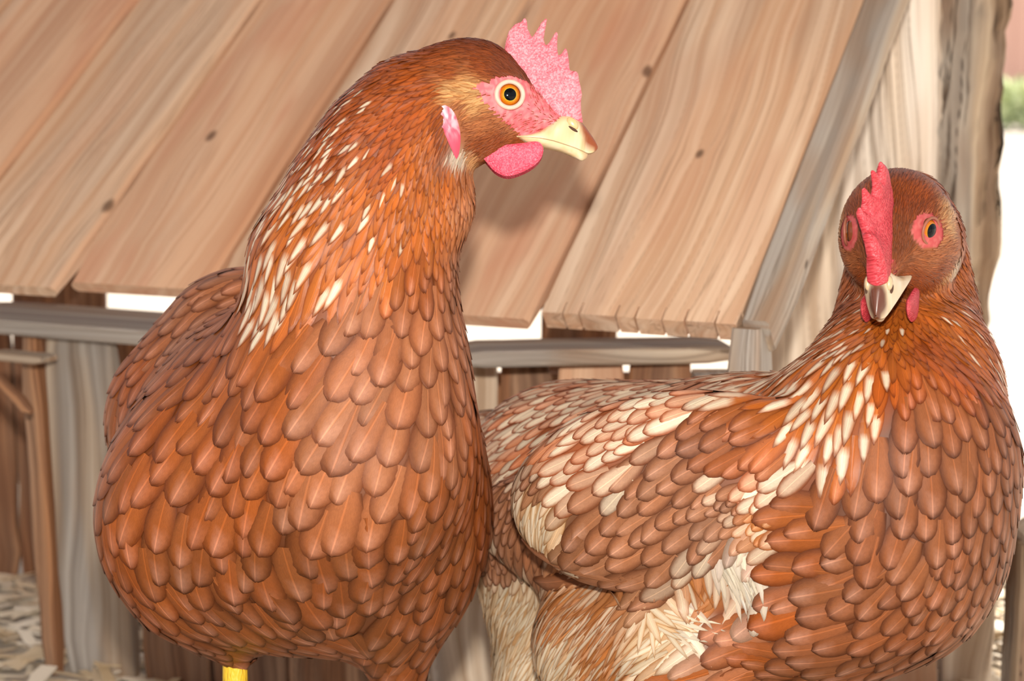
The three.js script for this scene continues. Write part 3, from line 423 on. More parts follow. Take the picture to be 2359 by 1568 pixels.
function hen(cfg) {
  const r = rng(cfg.seed), base = cfg.base, root = thing('hen', cfg.label, 'hen', base.clone());
  const T = cfg.head, Ti = T.clone().invert(), HB = [V(0, 0, 0), V(0, 0, 0), V(0, 0, 0)]; T.extractBasis(...HB);
  const prims = [...cfg.prims, ...headPrims(T, cfg.crown, cfg.wide, cfg.blend), ...(cfg.more ? cfg.more((x, y, z) => V(x * PS, y * PS, z * PS).applyMatrix4(T)) : [])], f = fieldOf(prims);
  // mesh of the body, and a finer one of the head
  const lo = cfg.lo, hi = cfg.hi, hc = V(-20 * PS, 0, 0).applyMatrix4(T), hr = 0.05;
  const A = surfaceNets(f, lo, hi, 0.0045), B = surfaceNets(f, hc.clone().addScalar(-hr), hc.clone().addScalar(hr), 0.0014);
  const keep = []; for (let i = 0; i < A.I.length; i += 3) { const in_ = [0, 1, 2].every((q) => { const k = A.I[i + q] * 3; return Math.max(Math.abs(A.P[k] - hc.x), Math.abs(A.P[k + 1] - hc.y), Math.abs(A.P[k + 2] - hc.z)) < hr - 0.003; }); if (!in_) keep.push(A.I[i], A.I[i + 1], A.I[i + 2]); }
  const nA = A.P.length / 3, bg = new THREE.BufferGeometry(), P = new Float32Array([...A.P, ...B.P]), Nn = new Float32Array(P.length), Cc = new Float32Array(P.length);
  const hit = (px, py) => { const dir = at(px, py, 1).sub(EYE).normalize(); let s = 0.7; for (let i = 0; i < 120; i++) { const d = f(EYE.x + dir.x * s, EYE.y + dir.y * s, EYE.z + dir.z * s); if (d < 0.0003 || s > 1.5) break; s += d * 0.8; } return { p: EYE.clone().addScaledVector(dir, s > 1.4 ? 1.05 : s) }; };
  const tmp = V(0, 0, 0), plan = cfg.rows.map(([px, py, dx, dy, L, W, c, spot = 0, lift = 1]) => {
    const { p } = hit(px, py); const big = W > 27 && L / W < 3 ? 1 : 0; return { p, d: V(dx, -dy, 0).normalize(), L: L * PX * (big ? 1.3 : 1.08), W: W * PX * (big ? 1.48 : 1.15), c: PAL[c], spot, lift };
  });
  const hplan = HEADPLAN.map(([X, Y, dx, dy, L, W, c]) => ({ p: V(HX(X), HY(Y), 0), d: V(dx, -dy, 0).normalize(), L: L * PS, W: W * PS, c: PAL[c], spot: 0, lift: 0.7 }));
  const where = (x, y, z) => {                               // how much a point belongs to the head, and its plan place there
    const l = V(x, y, z).applyMatrix4(Ti), X = l.x / PS + 1172, Y = 228 - l.y / PS;
    const d = Math.max((1030 - X) / 60, (Y - 385) / 45, 0); return { l, X, Y, h: 1 - clamp(d, 0, 1) };
  };
  // feathers
  const props = (p) => { const w = where(p.x, p.y, p.z); let q; if (w.h > 0) { q = planAt(hplan, V(w.l.x, w.l.y, 0)); q.d = HB[0].clone().multiplyScalar(q.d.x).addScaledVector(HB[1], q.d.y).normalize(); } if (w.h < 1) { const b = planAt(plan, p); if (!q) q = b; else { for (const k of ['L', 'W', 'spot', 'lace', 'lift']) q[k] = lerp(b[k], q[k], w.h); q.b = q.b.map((v, i) => lerp(b.b[i], v, w.h)); q.r = q.r.map((v, i) => lerp(b.r[i], v, w.h)); q.d = b.d.lerp(q.d, w.h).normalize(); } } q.w = w; return q; };
  const red = lin(224, 104, 112), pinkish = lin(244, 168, 164);
  for (let i = 0; i < P.length; i += 3) {
    const g = gradient(f, P[i], P[i + 1], P[i + 2], 0.0008); Nn.set(g, i); const pq = props(tmp.set(P[i], P[i + 1], P[i + 2])), w = pq.w; let c = pq.r.map((v, q) => v * 0.55 + pq.b[q] * 0.3);
    if (w.h > 0.5 && bareAt(cfg, w.X, w.Y)) { const k = noise(P[i] * 900, P[i + 1] * 900, P[i + 2] * 900); c = [0, 1, 2].map((q) => lerp(red[q], pinkish[q], smoothstep(k, 0.35, 0.85) * 0.6) * cfg.skin[q]); }
    Cc.set(c, i);
  }
  bg.setAttribute('position', new THREE.BufferAttribute(P, 3)); bg.setAttribute('normal', new THREE.BufferAttribute(Nn, 3)); bg.setAttribute('color', new THREE.BufferAttribute(Cc, 3)); bg.setIndex([...keep, ...B.I.map((k) => k + nA)]);
  const tri = bg.index.array.slice();
  const area = [], rad = []; let total = 0; const va = V(0, 0, 0), vb = V(0, 0, 0), vc = V(0, 0, 0);
  for (let i = 0; i < tri.length; i += 3) { va.fromArray(P, tri[i] * 3); vb.fromArray(P, tri[i + 1] * 3); vc.fromArray(P, tri[i + 2] * 3); const c = va.clone().add(vb).add(vc).divideScalar(3), q = props(c), rr = (q.W < 11.5 * PX ? 0.58 : q.L / q.W > 3 ? 0.66 : 0.66) * Math.sqrt(q.L * 0.42 * q.W); const ar = vb.clone().sub(va).cross(vc.clone().sub(va)).length() / 2; total += c.y < cfg.floorY ? 0 : ar / (rr * rr); area.push(total); rad.push(rr); }
  const cell = 0.0035, gridm = new Map(), key = (a, b, c) => (a * 73856093) ^ (b * 19349663) ^ (c * 83492791), list = [];
  const tries = Math.min(90000, Math.round(total * 3.2));
  for (let n = 0; n < tries; n++) {
    const pick = r() * total; let a = 0, b = area.length - 1; while (a < b) { const m = (a + b) >> 1; area[m] < pick ? a = m + 1 : b = m; }
    let u = r(), v = r(); if (u + v > 1) { u = 1 - u; v = 1 - v; } const i = a * 3; va.fromArray(P, tri[i] * 3); vb.fromArray(P, tri[i + 1] * 3); vc.fromArray(P, tri[i + 2] * 3);
    const p = V(va.x + (vb.x - va.x) * u + (vc.x - va.x) * v, va.y + (vb.y - va.y) * u + (vc.y - va.y) * v, va.z + (vb.z - va.z) * u + (vc.z - va.z) * v), R = rad[a], m = Math.ceil(R / cell), ci = Math.floor(p.x / cell), cj = Math.floor(p.y / cell), ck = Math.floor(p.z / cell);
    let ok = true;
    for (let x = -m; x <= m && ok; x++) for (let y = -m; y <= m && ok; y++) for (let z = -m; z <= m && ok; z++) { const c = gridm.get(key(ci + x, cj + y, ck + z)); if (c) for (const q of c) if (q.distanceToSquared(p) < R * R) { ok = false; break; } }
    if (!ok) continue; const kk = key(ci, cj, ck); if (!gridm.has(kk)) gridm.set(kk, []); gridm.get(kk).push(p); list.push(p);
  }
  const plum = new Soup(), fine = new Soup(), singles = [];
  const feathers = [];
  for (const p of list) {
    const q = props(p), g = gradient(f, p.x, p.y, p.z), n = V(...g), w = q.w;
    const face = w.h > 0.4 && bareAt(cfg, w.X, w.Y);
    if (w.h > 0.4 && w.Y < 350 && (w.X > 1300 || (w.X > 1225 && w.Y > 316 && Math.abs(w.l.z) < 34 * PS))) continue;
    if (w.h > 0.4 && Math.hypot(w.X - 1172, w.Y - 228) < 44) continue;
    if (w.h > 0.4 && (inPoly(EARLOBE, w.X, w.Y) || inPoly(EARLOBE, w.X - 16, w.Y))) continue;
    if (w.h > 0.4 && inPoly(COMB, w.X, w.Y) && Math.abs(w.l.z) < 16 * PS) continue;
    if (face && r() < (w.Y < 262 && w.X < 1215 ? 0.97 : 0.72) * cfg.bare) continue;
    const t = q.d.clone().addScaledVector(n, -q.d.dot(n)); if (t.lengthSq() < 1e-4) continue; t.normalize().applyAxisAngle(n, (r() - 0.5) * (w.h > 0.3 ? 0.35 : 0.28));
    const hackle = q.L / q.W > 3, tiny = q.W < 11.5 * PX, tone = 1 + (r() - 0.5) * (tiny ? 0.5 : 0.34), mix = (r() - 0.5) * 0.12;
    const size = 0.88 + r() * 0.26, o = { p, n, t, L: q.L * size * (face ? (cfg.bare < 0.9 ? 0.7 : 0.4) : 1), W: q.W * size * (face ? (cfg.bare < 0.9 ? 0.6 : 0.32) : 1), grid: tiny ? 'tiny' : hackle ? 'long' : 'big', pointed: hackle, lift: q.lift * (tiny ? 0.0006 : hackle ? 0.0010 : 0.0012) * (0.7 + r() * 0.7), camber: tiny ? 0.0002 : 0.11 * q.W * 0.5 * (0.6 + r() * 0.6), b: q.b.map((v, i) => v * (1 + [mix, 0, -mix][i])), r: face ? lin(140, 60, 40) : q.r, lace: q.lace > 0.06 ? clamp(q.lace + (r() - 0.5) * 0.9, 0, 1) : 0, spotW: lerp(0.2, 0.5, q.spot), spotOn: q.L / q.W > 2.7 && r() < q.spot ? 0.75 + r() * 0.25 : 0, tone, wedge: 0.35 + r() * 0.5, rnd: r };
    if (face) o.b = cfg.bare < 0.9 ? lin(176, 104, 66) : lin(170, 84, 58);
    const view = EYE.clone().sub(p).normalize().dot(n);
    feathers.push({ o, score: tiny ? 0 : o.L * o.W * (view > 0.12 ? 1 : 0) });
  }
  feathers.sort((a, b) => b.score - a.score);
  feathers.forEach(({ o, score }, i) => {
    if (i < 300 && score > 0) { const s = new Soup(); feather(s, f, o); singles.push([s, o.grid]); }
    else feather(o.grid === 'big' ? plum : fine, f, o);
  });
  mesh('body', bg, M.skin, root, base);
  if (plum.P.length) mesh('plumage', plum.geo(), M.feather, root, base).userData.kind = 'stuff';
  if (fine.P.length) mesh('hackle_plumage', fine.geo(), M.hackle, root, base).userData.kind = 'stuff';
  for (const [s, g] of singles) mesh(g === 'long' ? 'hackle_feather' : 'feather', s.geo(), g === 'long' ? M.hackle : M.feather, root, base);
  for (const [px, py, dx, dy, L, W, c, lift] of cfg.quills ?? []) { const q = { ...hit(px, py), t: V(dx, -dy, -0.35).normalize(), L: L * PX, W: W * PX, c: PAL[c], lift };                         // long flight feathers
    const s = new Soup(); const p = q.p, g = gradient(f, p.x, p.y, p.z), n = V(...g), t = q.t.clone().addScaledVector(n, -q.t.dot(n)).normalize();
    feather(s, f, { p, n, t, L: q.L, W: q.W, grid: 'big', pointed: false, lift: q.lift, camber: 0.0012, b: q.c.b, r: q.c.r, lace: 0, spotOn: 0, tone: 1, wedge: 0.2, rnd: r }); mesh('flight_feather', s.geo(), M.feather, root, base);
  }
  // face: beak, comb, wattles, earlobes, eyes
  const put = (m) => { m.applyMatrix4(new THREE.Matrix4().makeTranslation(-base.x, -base.y, -base.z).multiply(T)); return m; };
  const flesh = M.flesh[cfg.fleshKind];
  const beak = put(mesh('beak', beakGeo(BEAK_U, true, cfg.beak), M.horn, root)); beak.userData.label = 'cream horn beak with a brown tip'; mesh('lower_beak', beakGeo(BEAK_L, false, cfg.beak), M.horn, beak);
  for (const s of [1, -1]) {
    const op = new THREE.SphereGeometry(1, 20, 14); op.scale(17 * PS, 11 * PS, 8 * PS); op.rotateZ(-0.9); op.translate(HX(1318), HY(287), s * 23.5 * PS); mesh('nostril_flap', colored(op, () => cfg.beak[0]), M.horn, beak);
    const ns = new THREE.SphereGeometry(1, 16, 10); ns.scale(13 * PS, 3.2 * PS, 4 * PS); ns.rotateZ(-0.55); ns.translate(HX(1319), HY(300), s * 28 * PS); mesh('nostril', ns, M.nostril, beak);
  }
  const ex = combGeo(cfg.combBend, cfg.combWide);
  put(mesh('comb', ex, flesh, root)).userData.label = 'red single comb with pointed tips';
  for (const s of [1, -1]) {
    const wg = lens(WATTLE, s * (40 + cfg.wattleX * 0.3) * PS, 8 * PS); wg.translate(cfg.wattleX * PS, -cfg.wattleX * 0.5 * PS, 0); put(mesh('wattle', wg, M.flesh[1 + (cfg.fleshKind ? 0 : 1)], root)).userData.label = 'red fleshy wattle';
    const zAt = (x, y) => { let z = 130 * PS; const v = V(0, 0, 0); for (let i = 0; i < 60; i++) { v.set(x, y, s * z).applyMatrix4(T); const d = f(v.x, v.y, v.z); if (d < 0.0002 || z < 0) break; z -= d * 0.7; } return z; };
    const eg = lens(EARLOBE, 0, 6 * PS, 32, 6); { const p = eg.attributes.position; for (let i = 0; i < p.count; i++) p.setZ(i, s * (zAt(p.getX(i), p.getY(i)) + p.getZ(i) + cfg.earLift * PS)); if (s < 0) { const ix = eg.index.array; for (let i = 0; i < ix.length; i += 3) [ix[i], ix[i + 1]] = [ix[i + 1], ix[i]]; } eg.computeVertexNormals(); }
    colored(eg, (x, y) => { const k = smoothstep(noise(x * 700, y * 420, 4), 0.35, 0.7) * smoothstep(y, HY(345), HY(280)); const a = lin(214, 84, 108), b = lin(232, 190, 200); return [0, 1, 2].map((i) => lerp(a[i], b[i], k)); });
    put(mesh('earlobe', eg, M.skin, root)).userData.label = 'pink and white earlobe';
    const ez = zAt(0, 0), eyeR = 34 * PS, sph = new THREE.SphereGeometry(eyeR, 64, 96); sph.rotateX(Math.PI / 2); if (s < 0) sph.rotateY(Math.PI);
    colored(sph, (x, y) => { const d = Math.hypot(x, y) / PS, n = noise(x * 2500, y * 2500, 2); const st = [[13, lin(10, 10, 16)], [14.5, lin(190, 160, 50)], [16.5, lin(186, 120, 20)], [22, lin(178, 92, 8)], [25, lin(120, 66, 22)], [26.5, lin(60, 40, 34)], [29, cfg.socket], [40, cfg.socket]]; let c = st[0][1]; for (let i = 1; i < st.length; i++) { const k = smoothstep(d, st[i - 1][0], st[i][0]); c = c.map((v, q) => lerp(v, st[i][1][q], k)); } return c.map((v) => v * (0.85 + n * 0.3)); });
    const turn = s > 0 ? cfg.eyeTurn : cfg.eyeTurnLeft, ax = V(Math.sin(turn), 0, s * Math.cos(turn)), ec = V((turn * 8 - cfg.eyeSink) * PS, 0, s * (ez - cfg.eyeSink * 0.35 * PS)).addScaledVector(ax, -23 * PS), ry = s * turn;
    sph.rotateY(ry); sph.translate(ec.x, ec.y, ec.z); const eye = put(mesh('eye', sph, M.eye, root)); eye.userData.label = 'amber eye with a black pupil';
    const pg = new THREE.SphereGeometry(eyeR + 0.3 * PS, 32, 12, 0, Math.PI * 2, 0, Math.asin(cfg.pupil / 34)); pg.rotateX(s * Math.PI / 2); pg.rotateY(ry); pg.translate(ec.x, ec.y, ec.z); mesh('pupil', pg, M.pupil, eye);
    const lid = new THREE.TorusGeometry(30.5 * PS, cfg.lidR * PS, 14, 48); lid.scale(1, 0.97, 0.9); lid.rotateY(ry); ec.addScaledVector(ax, 27 * PS); lid.translate(ec.x, ec.y, ec.z); mesh('eyelid', colored(lid, (x, y) => { const k = noise(x * 800, y * 800, 7); return [0, 1, 2].map((i) => lerp(cfg.lid[i], cfg.lid[i] * 1.15, k)); }), M.skin, eye);
  }
  // legs: shank, three toes before and one behind
  const yellow = new THREE.MeshStandardMaterial({ color: 0xe6bc2e, roughness: 0.5, bumpMap: grainTex, bumpScale: 0.0006, name: 'leg_skin' });
  for (const [top, foot, ang] of cfg.legs) {
    const gs = [new THREE.TubeGeometry(new THREE.CatmullRomCurve3([top, top.clone().lerp(foot, 0.5).add(V(0, 0, 0.004)), foot.clone().add(V(0, 0.008, 0))]), 12, 0.0068, 10)];
    for (const da of [-0.6, 0, 0.6, Math.PI]) { const l = da > 3 ? 0.025 : 0.055, d = V(Math.sin(ang + da), 0, Math.cos(ang + da)); const a = foot.clone().add(V(0, 0.009, 0)), b = foot.clone().addScaledVector(d, l * 0.5).add(V(0, 0.011, 0)), c = foot.clone().addScaledVector(d, l).add(V(0, 0.005, 0)), e = foot.clone().addScaledVector(d, l + 0.012).add(V(0, 0.002, 0)); const tg = new THREE.TubeGeometry(new THREE.CatmullRomCurve3([a, b, c]), 8, 0.0048, 8), cg = new THREE.TubeGeometry(new THREE.CatmullRomCurve3([c, e]), 3, 0.0022, 6); gs.push(tg, cg); }
    mesh('leg', mergeGeometries(gs), yellow, root, base).userData.label = 'yellow scaly leg';
  }
  return root;
}
const CAP = (a, ra, b, rb, k) => capsule(at(...a), at(...b), ra * a[2] * PX, rb * b[2] * PX, k);
const BALL = (a, r, k) => capsule(at(...a), at(...a), r * a[2] * PX, r * a[2] * PX, k);
{ // hen in front, at the left: breast to the lens, head in profile to the right
  const T = new THREE.Matrix4().makeBasis(RIGHT.clone(), UPV.clone(), BACK.clone()).setPosition(at(1172, 228, 0.985));
  const fw = V(0.469, 0, 0.883), sd = V(0.883, 0, -0.469), K = 0.03, Q = 0.012;
  const prims = [
    ellipsoid(at(680, 1085, 1.05), fw, V(0, 1, 0), sd, [0.1, 0.092, 0.082], K),
    BALL([815, 850, 1.0], 252, K), BALL([830, 1060, 0.99], 252, K), BALL([872, 1110, 1.05], 236, K), BALL([900, 1260, 1.05], 190, K), BALL([458, 1160, 1.03], 222, K), BALL([448, 1265, 1.04], 165, K),
    CAP([574, 832, 1.1], 214, [476, 965, 1.1], 226, 0.012), CAP([540, 930, 1.16], 200, [510, 950, 1.22], 180, 0.012), CAP([500, 930, 1.22], 150, [540, 780, 1.34], 60, K),
    BALL([640, 1280, 1.06], 178, K), BALL([850, 1300, 1.06], 172, K),
    CAP([470, 1370, 1.05], 120, [545, 1520, 1.06], 18, 0.02), CAP([915, 1370, 1.05], 110, [920, 1640, 1.08], 40, 0.02),
    CAP([800, 790, 1.0], 232, [812, 620, 0.995], 226, 0.02), CAP([812, 620, 0.995], 226, [868, 450, 0.99], 188, Q), CAP([868, 450, 0.99], 188, [902, 345, 0.985], 150, Q), CAP([902, 345, 0.985], 146, [970, 274, 0.985], 138, Q), CAP([970, 274, 0.985], 138, [1040, 220, 0.985], 112, Q),
    BALL([1010, 470, 0.985], 62, 0.02),
  ];
  const foot = (px, py, d) => { const p = at(px, py, d); return V(p.x, 0, p.z); };
  hen({
    seed: 4, label: 'front hen at the left, plain rust-brown, standing tall with its head in profile', base: V(-0.1, 0, -0.05), head: T, prims, crown: 122, wide: 84, blend: 0.014, combWide: 1, earLift: 6, beak: [lin(202, 176, 126), lin(220, 204, 172), lin(138, 66, 22)], wattleX: 0, bare: 1, eyeTurn: 0.2, eyeTurnLeft: 0.2, socket: lin(180, 110, 96), pupil: 14, eyeSink: 0, lidR: 5.5, lid: lin(206, 168, 152), skin: [1, 0.82, 0.84], fleshKind: 0, combBend: () => 0,
    lo: V(-0.28, 0.08, -0.42), hi: V(0.07, 0.52, 0.14), floorY: 0.1,
    legs: [[at(542, 1490, 1.06), foot(530, 1500, 1.05), 0.4], [at(925, 1600, 1.08), foot(925, 1600, 1.08), 0.5]],
    rows: [
      [1000, 140, -1, 0.3, 40, 10, 'rust'], [920, 190, -0.95, 0.5, 46, 11, 'rust'], [840, 240, -0.85, 0.6, 54, 12, 'rust', 0.05], [780, 300, -0.8, 0.7, 60, 13, 'rust', 0.3], [740, 380, -0.6, 0.85, 74, 15, 'rust', 0.6], [690, 470, -0.5, 0.9, 100, 20, 'gold', 0.65], [640, 560, -0.45, 0.9, 130, 25, 'gold', 0.7], [590, 630, -0.45, 0.9, 150, 28, 'gold', 0.75], [650, 680, -0.35, 0.95, 140, 28, 'gold', 0.7],
      [930, 290, -0.7, 0.7, 52, 12, 'rust'], [880, 370, -0.6, 0.8, 62, 13, 'rust', 0.05], [820, 440, -0.5, 0.85, 74, 15, 'gold', 0.4], [780, 540, -0.45, 0.9, 105, 21, 'gold', 0.4], [740, 640, -0.4, 0.93, 125, 25, 'gold', 0.5],
      [980, 350, -0.4, 0.9, 54, 12, 'gold'], [940, 450, -0.35, 0.95, 64, 14, 'gold', 0.05], [900, 540, -0.35, 0.95, 76, 17, 'gold', 0.15], [860, 620, -0.35, 0.95, 84, 22, 'gold', 0.1], [1020, 440, -0.15, 1, 50, 13, 'gold'], [1000, 540, -0.15, 1, 62, 17, 'gold'], [1060, 480, -0.1, 1, 44, 12, 'cheek'],
      [950, 620, -0.3, 0.95, 80, 28, 'side'], [1050, 600, -0.1, 1, 62, 20, 'breast'], [1050, 720, -0.1, 1, 80, 28, 'breast'], [1040, 850, -0.2, 1, 96, 36, 'breast'], [960, 740, -0.35, 0.93, 96, 44, 'breast'], [850, 760, -0.4, 0.9, 105, 52, 'breast'], [760, 790, -0.45, 0.88, 105, 52, 'breast'], [900, 860, -0.4, 0.9, 110, 56, 'breast'], [780, 900, -0.45, 0.88, 112, 58, 'breast'], [660, 850, -0.55, 0.82, 112, 56, 'side'],
      [540, 740, -0.65, 0.75, 110, 46, 'side'], [440, 710, -0.7, 0.7, 95, 40, 'breast'], [480, 830, -0.66, 0.74, 125, 56, 'side'], [350, 760, -0.65, 0.75, 90, 42, 'breast'], [290, 860, -0.35, 0.93, 90, 40, 'side'], [280, 980, -0.15, 1, 90, 40, 'side'], [400, 900, -0.6, 0.8, 125, 56, 'side'], [360, 1000, -0.55, 0.83, 125, 58, 'side'], [500, 1000, -0.6, 0.8, 125, 60, 'side'],
      [650, 1000, -0.5, 0.86, 118, 60, 'side'], [800, 1030, -0.42, 0.9, 118, 60, 'breast'], [950, 1000, -0.4, 0.92, 110, 54, 'breast'], [1040, 990, -0.15, 1, 96, 38, 'breast'], [1090, 980, 0.12, 1, 90, 40, 'side'], [1105, 1100, 0.1, 1, 100, 44, 'side'], [1090, 850, 0.1, 1, 80, 36, 'side'],
      [300, 1120, -0.4, 0.92, 125, 60, 'side'], [420, 1140, -0.5, 0.87, 125, 62, 'side'], [560, 1140, -0.45, 0.9, 120, 62, 'side'], [720, 1160, -0.35, 0.94, 118, 62, 'breast'], [880, 1130, -0.35, 0.94, 112, 56, 'breast'], [1000, 1130, -0.25, 0.97, 104, 48, 'belly'], [270, 1240, 0, 1, 115, 58, 'side'], [400, 1270, -0.15, 1, 110, 56, 'belly'], [560, 1280, -0.15, 1, 110, 60, 'belly'], [720, 1290, 0.05, 1, 115, 64, 'belly'], [880, 1260, 0.15, 1, 110, 58, 'belly'], [1040, 1250, 0.05, 1, 100, 46, 'belly'], [330, 1380, 0.35, 0.93, 115, 54, 'side'], [480, 1400, 0.35, 0.93, 110, 52, 'belly'], [640, 1400, 0.3, 0.95, 120, 58, 'belly'], [800, 1420, 0.1, 1, 120, 60, 'belly'], [950, 1400, -0.1, 1, 110, 52, 'belly'], [500, 1490, 0.4, 0.9, 95, 40, 'belly'], [700, 1480, 0.6, 0.8, 110, 50, 'belly'], [930, 1520, -0.2, 1, 110, 46, 'belly'],
    ],
  });
}
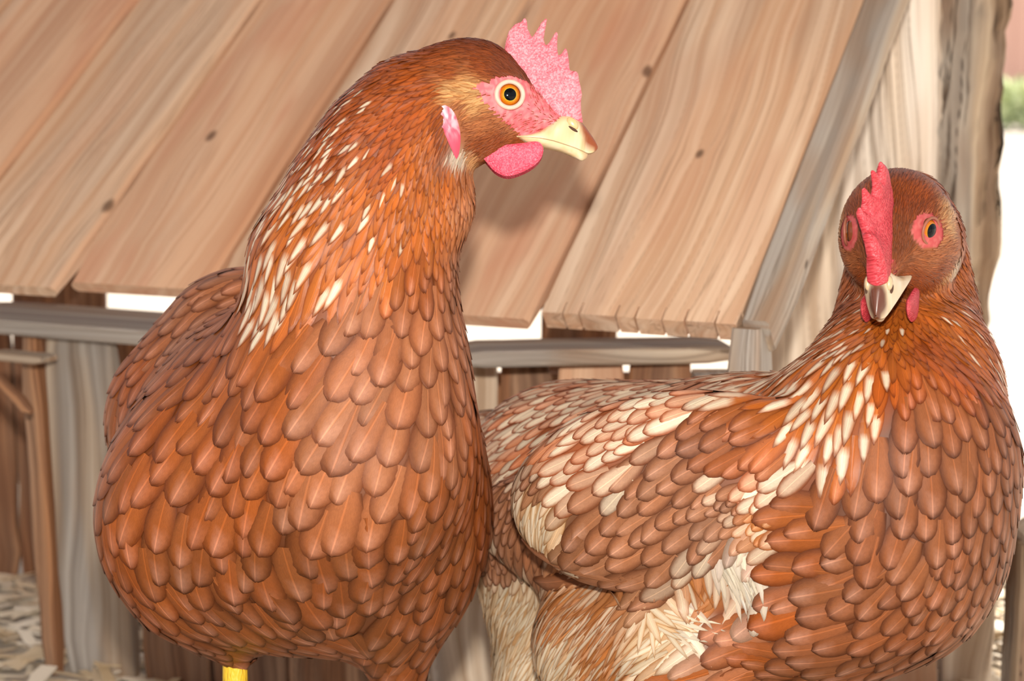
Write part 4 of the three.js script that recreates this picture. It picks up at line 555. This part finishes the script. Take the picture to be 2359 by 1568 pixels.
{ // hen behind, at the right: body side on, head turned to the lens
  const th = THREE.MathUtils.degToRad(26), ps = THREE.MathUtils.degToRad(22), flat = RIGHT.clone().multiplyScalar(-Math.sin(ps)).addScaledVector(BACK, Math.cos(ps));
  const HXa = flat.clone().multiplyScalar(Math.cos(th)).addScaledVector(UPV, -Math.sin(th)), HYa = flat.clone().multiplyScalar(Math.sin(th)).addScaledVector(UPV, Math.cos(th)), HZa = HXa.clone().cross(HYa);
  const T = new THREE.Matrix4().makeBasis(HXa, HYa, HZa).setPosition(at(2046, 536, 0.968));
  const K = 0.03, Q = 0.012, prims = [
    CAP([1330, 1165, 1.16], 286, [1750, 1180, 1.05], 298, K), CAP([1750, 1190, 1.05], 286, [2005, 1190, 0.995], 282, K), BALL([2040, 1080, 0.99], 268, K), BALL([2030, 1290, 1.0], 236, K),
    CAP([1330, 1180, 1.17], 215, [1160, 1080, 1.255], 120, K), CAP([1160, 1080, 1.255], 85, [1060, 980, 1.30], 36, K),
    CAP([2055, 1000, 0.99], 252, [2085, 880, 1.01], 206, 0.025), CAP([2085, 880, 1.01], 200, [2090, 730, 1.045], 150, Q), CAP([2090, 730, 1.045], 150, [2090, 600, 1.05], 122, Q), CAP([2090, 600, 1.05], 122, [2085, 500, 1.04], 104, Q),
    BALL([1850, 1380, 1.0], 190, K), CAP([1420, 1480, 1.06], 190, [1560, 1500, 1.02], 180, 0.025), CAP([1300, 1450, 1.15], 165, [1290, 1600, 1.15], 150, 0.025), CAP([1600, 1500, 1.02], 150, [1650, 1700, 1.02], 40, 0.025),
    ellipsoid(at(1580, 1140, 0.985), V(0.93, 0.16, 0.33).normalize(), V(-0.17, 0.98, 0.02).normalize(), V(-0.33, -0.07, 0.94).normalize(), [0.092, 0.052, 0.026], 0.012),
    ellipsoid(at(1350, 1250, 1.06), V(0.8, -0.1, 0.6).normalize(), V(0.1, 0.99, 0.02).normalize(), V(-0.6, 0.02, 0.8).normalize(), [0.074, 0.032, 0.016], 0.012),
  ];
  const foot = (px, py, d) => { const p = at(px, py, d); return V(p.x, 0, p.z); };
  hen({
    seed: 9, label: 'right hen with cream-flecked neck and back, body side on, facing the lens', base: V(0.13, 0, -0.03), head: T, prims, crown: 84, wide: 82, blend: 0.02, combWide: 1.55, earLift: -5, beak: [lin(196, 172, 136), lin(214, 198, 174), lin(92, 48, 30)], wattleX: 38, bare: 0.12, eyeTurn: 0.02, eyeTurnLeft: 0.46, socket: lin(112, 60, 36), lidR: 3.4, pupil: 17, eyeSink: 11, lid: lin(140, 84, 64), skin: [0.58, 0.4, 0.36], fleshKind: 1, combBend: (X, Y) => 30 * Math.exp(-(((X - 1300) / 40) ** 2)) * clamp((215 - Y) / 90, 0, 1) - 6 * clamp((120 - Y) / 70, 0, 1),
    more: (q) => [capsule(q(-60, -70, 34), q(-150, -110, 50), 66 * PS, 70 * PS, 0.016), capsule(q(-60, -70, -34), q(-150, -110, -50), 66 * PS, 70 * PS, 0.016), capsule(q(-120, -10, 0), q(-170, -60, 0), 84 * PS, 90 * PS, 0.03)],
    lo: V(-0.12, 0.05, -0.42), hi: V(0.30, 0.45, 0.12), floorY: 0.08,
    quills: [[1330, 1338, -1, -0.02, 300, 48, 'wingdark', 0.0012], [1320, 1312, -1, 0.0, 300, 48, 'wing', 0.0016]],
    legs: [[at(1650, 1690, 1.02), foot(1650, 1690, 1.02), 0.9], [at(1850, 1600, 1.06), foot(1850, 1600, 1.06), 0.9]],
    rows: [
      [2180, 470, 0.5, 0.87, 36, 10, 'rust'], [2205, 560, 0.35, 0.94, 44, 11, 'gold'], [2230, 650, 0.3, 0.95, 50, 12, 'gold', 0.03], [2150, 690, 0.2, 0.98, 46, 12, 'gold'], [2040, 740, 0, 1, 44, 12, 'gold'], [1660, 1420, -0.85, 0.4, 100, 40, 'side'], [1640, 1390, -0.6, 0.75, 90, 12, 'fluff'],
      [1960, 700, -0.35, 0.95, 50, 12, 'rust', 0.1], [1900, 780, -0.6, 0.8, 80, 17, 'gold', 0.5], [1830, 840, -0.8, 0.6, 110, 22, 'gold', 0.8], [1760, 890, -0.85, 0.55, 130, 28, 'gold', 1], [1720, 920, -0.8, 0.6, 130, 30, 'gold', 1], [1850, 920, -0.45, 0.9, 130, 28, 'gold', 1], [1830, 980, -0.4, 0.92, 130, 28, 'gold', 1], [1920, 930, -0.15, 1, 130, 28, 'gold', 1], [1930, 1030, 0, 1, 130, 28, 'gold', 1], [1960, 880, 0, 1, 120, 26, 'gold', 0.9], [1990, 980, 0.15, 1, 120, 28, 'gold', 0.7], [1980, 790, -0.1, 1, 80, 18, 'gold', 0.4],
      [2060, 780, 0.05, 1, 60, 15, 'gold', 0.1], [2060, 900, 0.02, 1, 80, 24, 'rust', 0.1], [2120, 800, 0.1, 1, 60, 16, 'rust'], [2200, 740, 0.3, 0.95, 60, 14, 'gold', 0.1], [2250, 820, 0.3, 0.95, 76, 18, 'gold', 0.4], [2310, 850, 0.2, 1, 76, 20, 'gold', 0.4], [2200, 860, 0.15, 1, 80, 24, 'rust'], [2120, 950, 0, 1, 100, 44, 'breast2'], [2050, 1020, -0.05, 1, 100, 46, 'breast2'],
      [2200, 980, 0.05, 1, 90, 38, 'breast2'], [2290, 960, 0.05, 1, 84, 32, 'breast2'], [2130, 1090, -0.05, 1, 105, 52, 'breast2'], [2230, 1080, 0, 1, 92, 40, 'breast2'], [2310, 1080, 0, 1, 84, 34, 'breast2'], [2030, 1140, -0.2, 0.97, 105, 52, 'breast2'], [1940, 1150, -0.35, 0.93, 105, 52, 'breast2'], [2130, 1200, -0.1, 1, 92, 46, 'breast2'], [2230, 1200, -0.05, 1, 84, 36, 'breast2'], [2300, 1220, -0.05, 1, 80, 32, 'breast2'], [2020, 1260, -0.3, 0.95, 88, 46, 'breast2'], [2180, 1310, -0.2, 0.98, 76, 36, 'breast2'], [2260, 1330, -0.15, 1, 76, 34, 'breast2'],
      [1840, 1180, -0.95, 0.1, 110, 44, 'side'], [1850, 1270, -0.97, 0.05, 110, 44, 'side'], [1800, 1330, -0.95, 0.15, 110, 44, 'side'], [1940, 1300, -0.8, 0.4, 105, 54, 'breast2'], [1900, 1390, -0.85, 0.35, 110, 54, 'breast2'], [2050, 1370, -0.55, 0.8, 90, 48, 'breast2'], [2150, 1420, -0.4, 0.9, 80, 40, 'breast2'], [1800, 1430, -0.9, 0.3, 110, 56, 'side'], [1950, 1480, -0.8, 0.4, 95, 50, 'breast2'], [2080, 1500, -0.6, 0.75, 80, 40, 'breast2'], [1750, 1520, -0.9, 0.25, 110, 44, 'side'], [1900, 1550, -0.85, 0.4, 100, 50, 'breast2'],
      [1720, 1350, 0.5, 0.85, 84, 8, 'white', 0, 1.4], [1680, 1310, 0.45, 0.9, 84, 8, 'white', 0, 1.4], [1640, 1270, -0.6, 0.8, 80, 30, 'wing'], [1600, 1440, 0.9, 0.2, 84, 8, 'white', 0, 1.2], [1540, 1440, 0.85, 0.35, 90, 10, 'fluffcream', 0, 1.2], [1600, 1350, 0.4, 0.9, 100, 10, 'fluff'],
      [1750, 1120, -0.75, 0.5, 70, 30, 'back'], [1700, 1160, -0.8, 0.5, 50, 24, 'wing'], [1760, 1200, -0.7, 0.6, 50, 24, 'fluff'], [1700, 1050, -0.8, 0.55, 90, 38, 'side'], [1640, 1000, -0.85, 0.5, 90, 38, 'breast2'], [1740, 990, -0.85, 0.5, 90, 36, 'side'],
      [1560, 1060, -0.85, 0.5, 95, 38, 'wing'], [1480, 1100, -0.8, 0.6, 95, 40, 'wing'], [1400, 1160, -0.75, 0.65, 100, 42, 'wingdark'], [1500, 1180, -0.75, 0.65, 90, 38, 'wing'], [1600, 1180, -0.8, 0.6, 70, 32, 'wing'], [1340, 1240, -0.7, 0.7, 105, 44, 'wingdark'], [1450, 1260, -0.72, 0.7, 105, 44, 'wing'], [1540, 1260, -0.72, 0.7, 95, 40, 'wing'], [1400, 1330, -0.72, 0.68, 115, 46, 'wing'], [1500, 1350, -0.7, 0.7, 110, 46, 'wing'], [1560, 1330, -0.6, 0.8, 100, 40, 'wing'],
      [1550, 930, -0.95, 0.3, 76, 28, 'back'], [1450, 920, -0.95, 0.25, 76, 28, 'back'], [1330, 900, -0.95, 0.25, 80, 28, 'back'], [1200, 890, -0.95, 0.2, 84, 28, 'back'], [1450, 1000, -0.93, 0.35, 76, 26, 'back'], [1300, 1010, -0.93, 0.3, 110, 30, 'back'], [1180, 1010, -0.93, 0.3, 90, 28, 'back'], [1350, 1070, -0.9, 0.4, 80, 28, 'back'], [1230, 1100, -0.75, 0.65, 76, 24, 'wing'], [1160, 1170, -0.5, 0.87, 66, 24, 'wing'], [1240, 1200, -0.4, 0.92, 96, 10, 'fluffcream'], [1200, 1280, -0.3, 0.95, 100, 30, 'wing'], [1140, 1290, -0.3, 0.95, 60, 26, 'wing'],
      [1180, 1400, -0.6, 0.8, 110, 10, 'fluffcream', 0, 1.3], [1150, 1500, -0.5, 0.86, 110, 10, 'fluffcream', 0, 1.3], [1280, 1420, -0.75, 0.65, 110, 10, 'fluff', 0, 1.3], [1270, 1520, -0.75, 0.65, 115, 10, 'fluffcream', 0, 1.3], [1400, 1440, -0.75, 0.65, 110, 10, 'fluff', 0, 1.3], [1400, 1530, -0.8, 0.6, 110, 10, 'fluff', 0, 1.3], [1520, 1500, -0.85, 0.5, 110, 10, 'fluffcream', 0, 1.3], [1560, 1560, -0.9, 0.4, 130, 50, 'side'], [1660, 1480, -0.9, 0.35, 110, 44, 'side'],
    ],
  });
}

renderer.render(scene, camera);
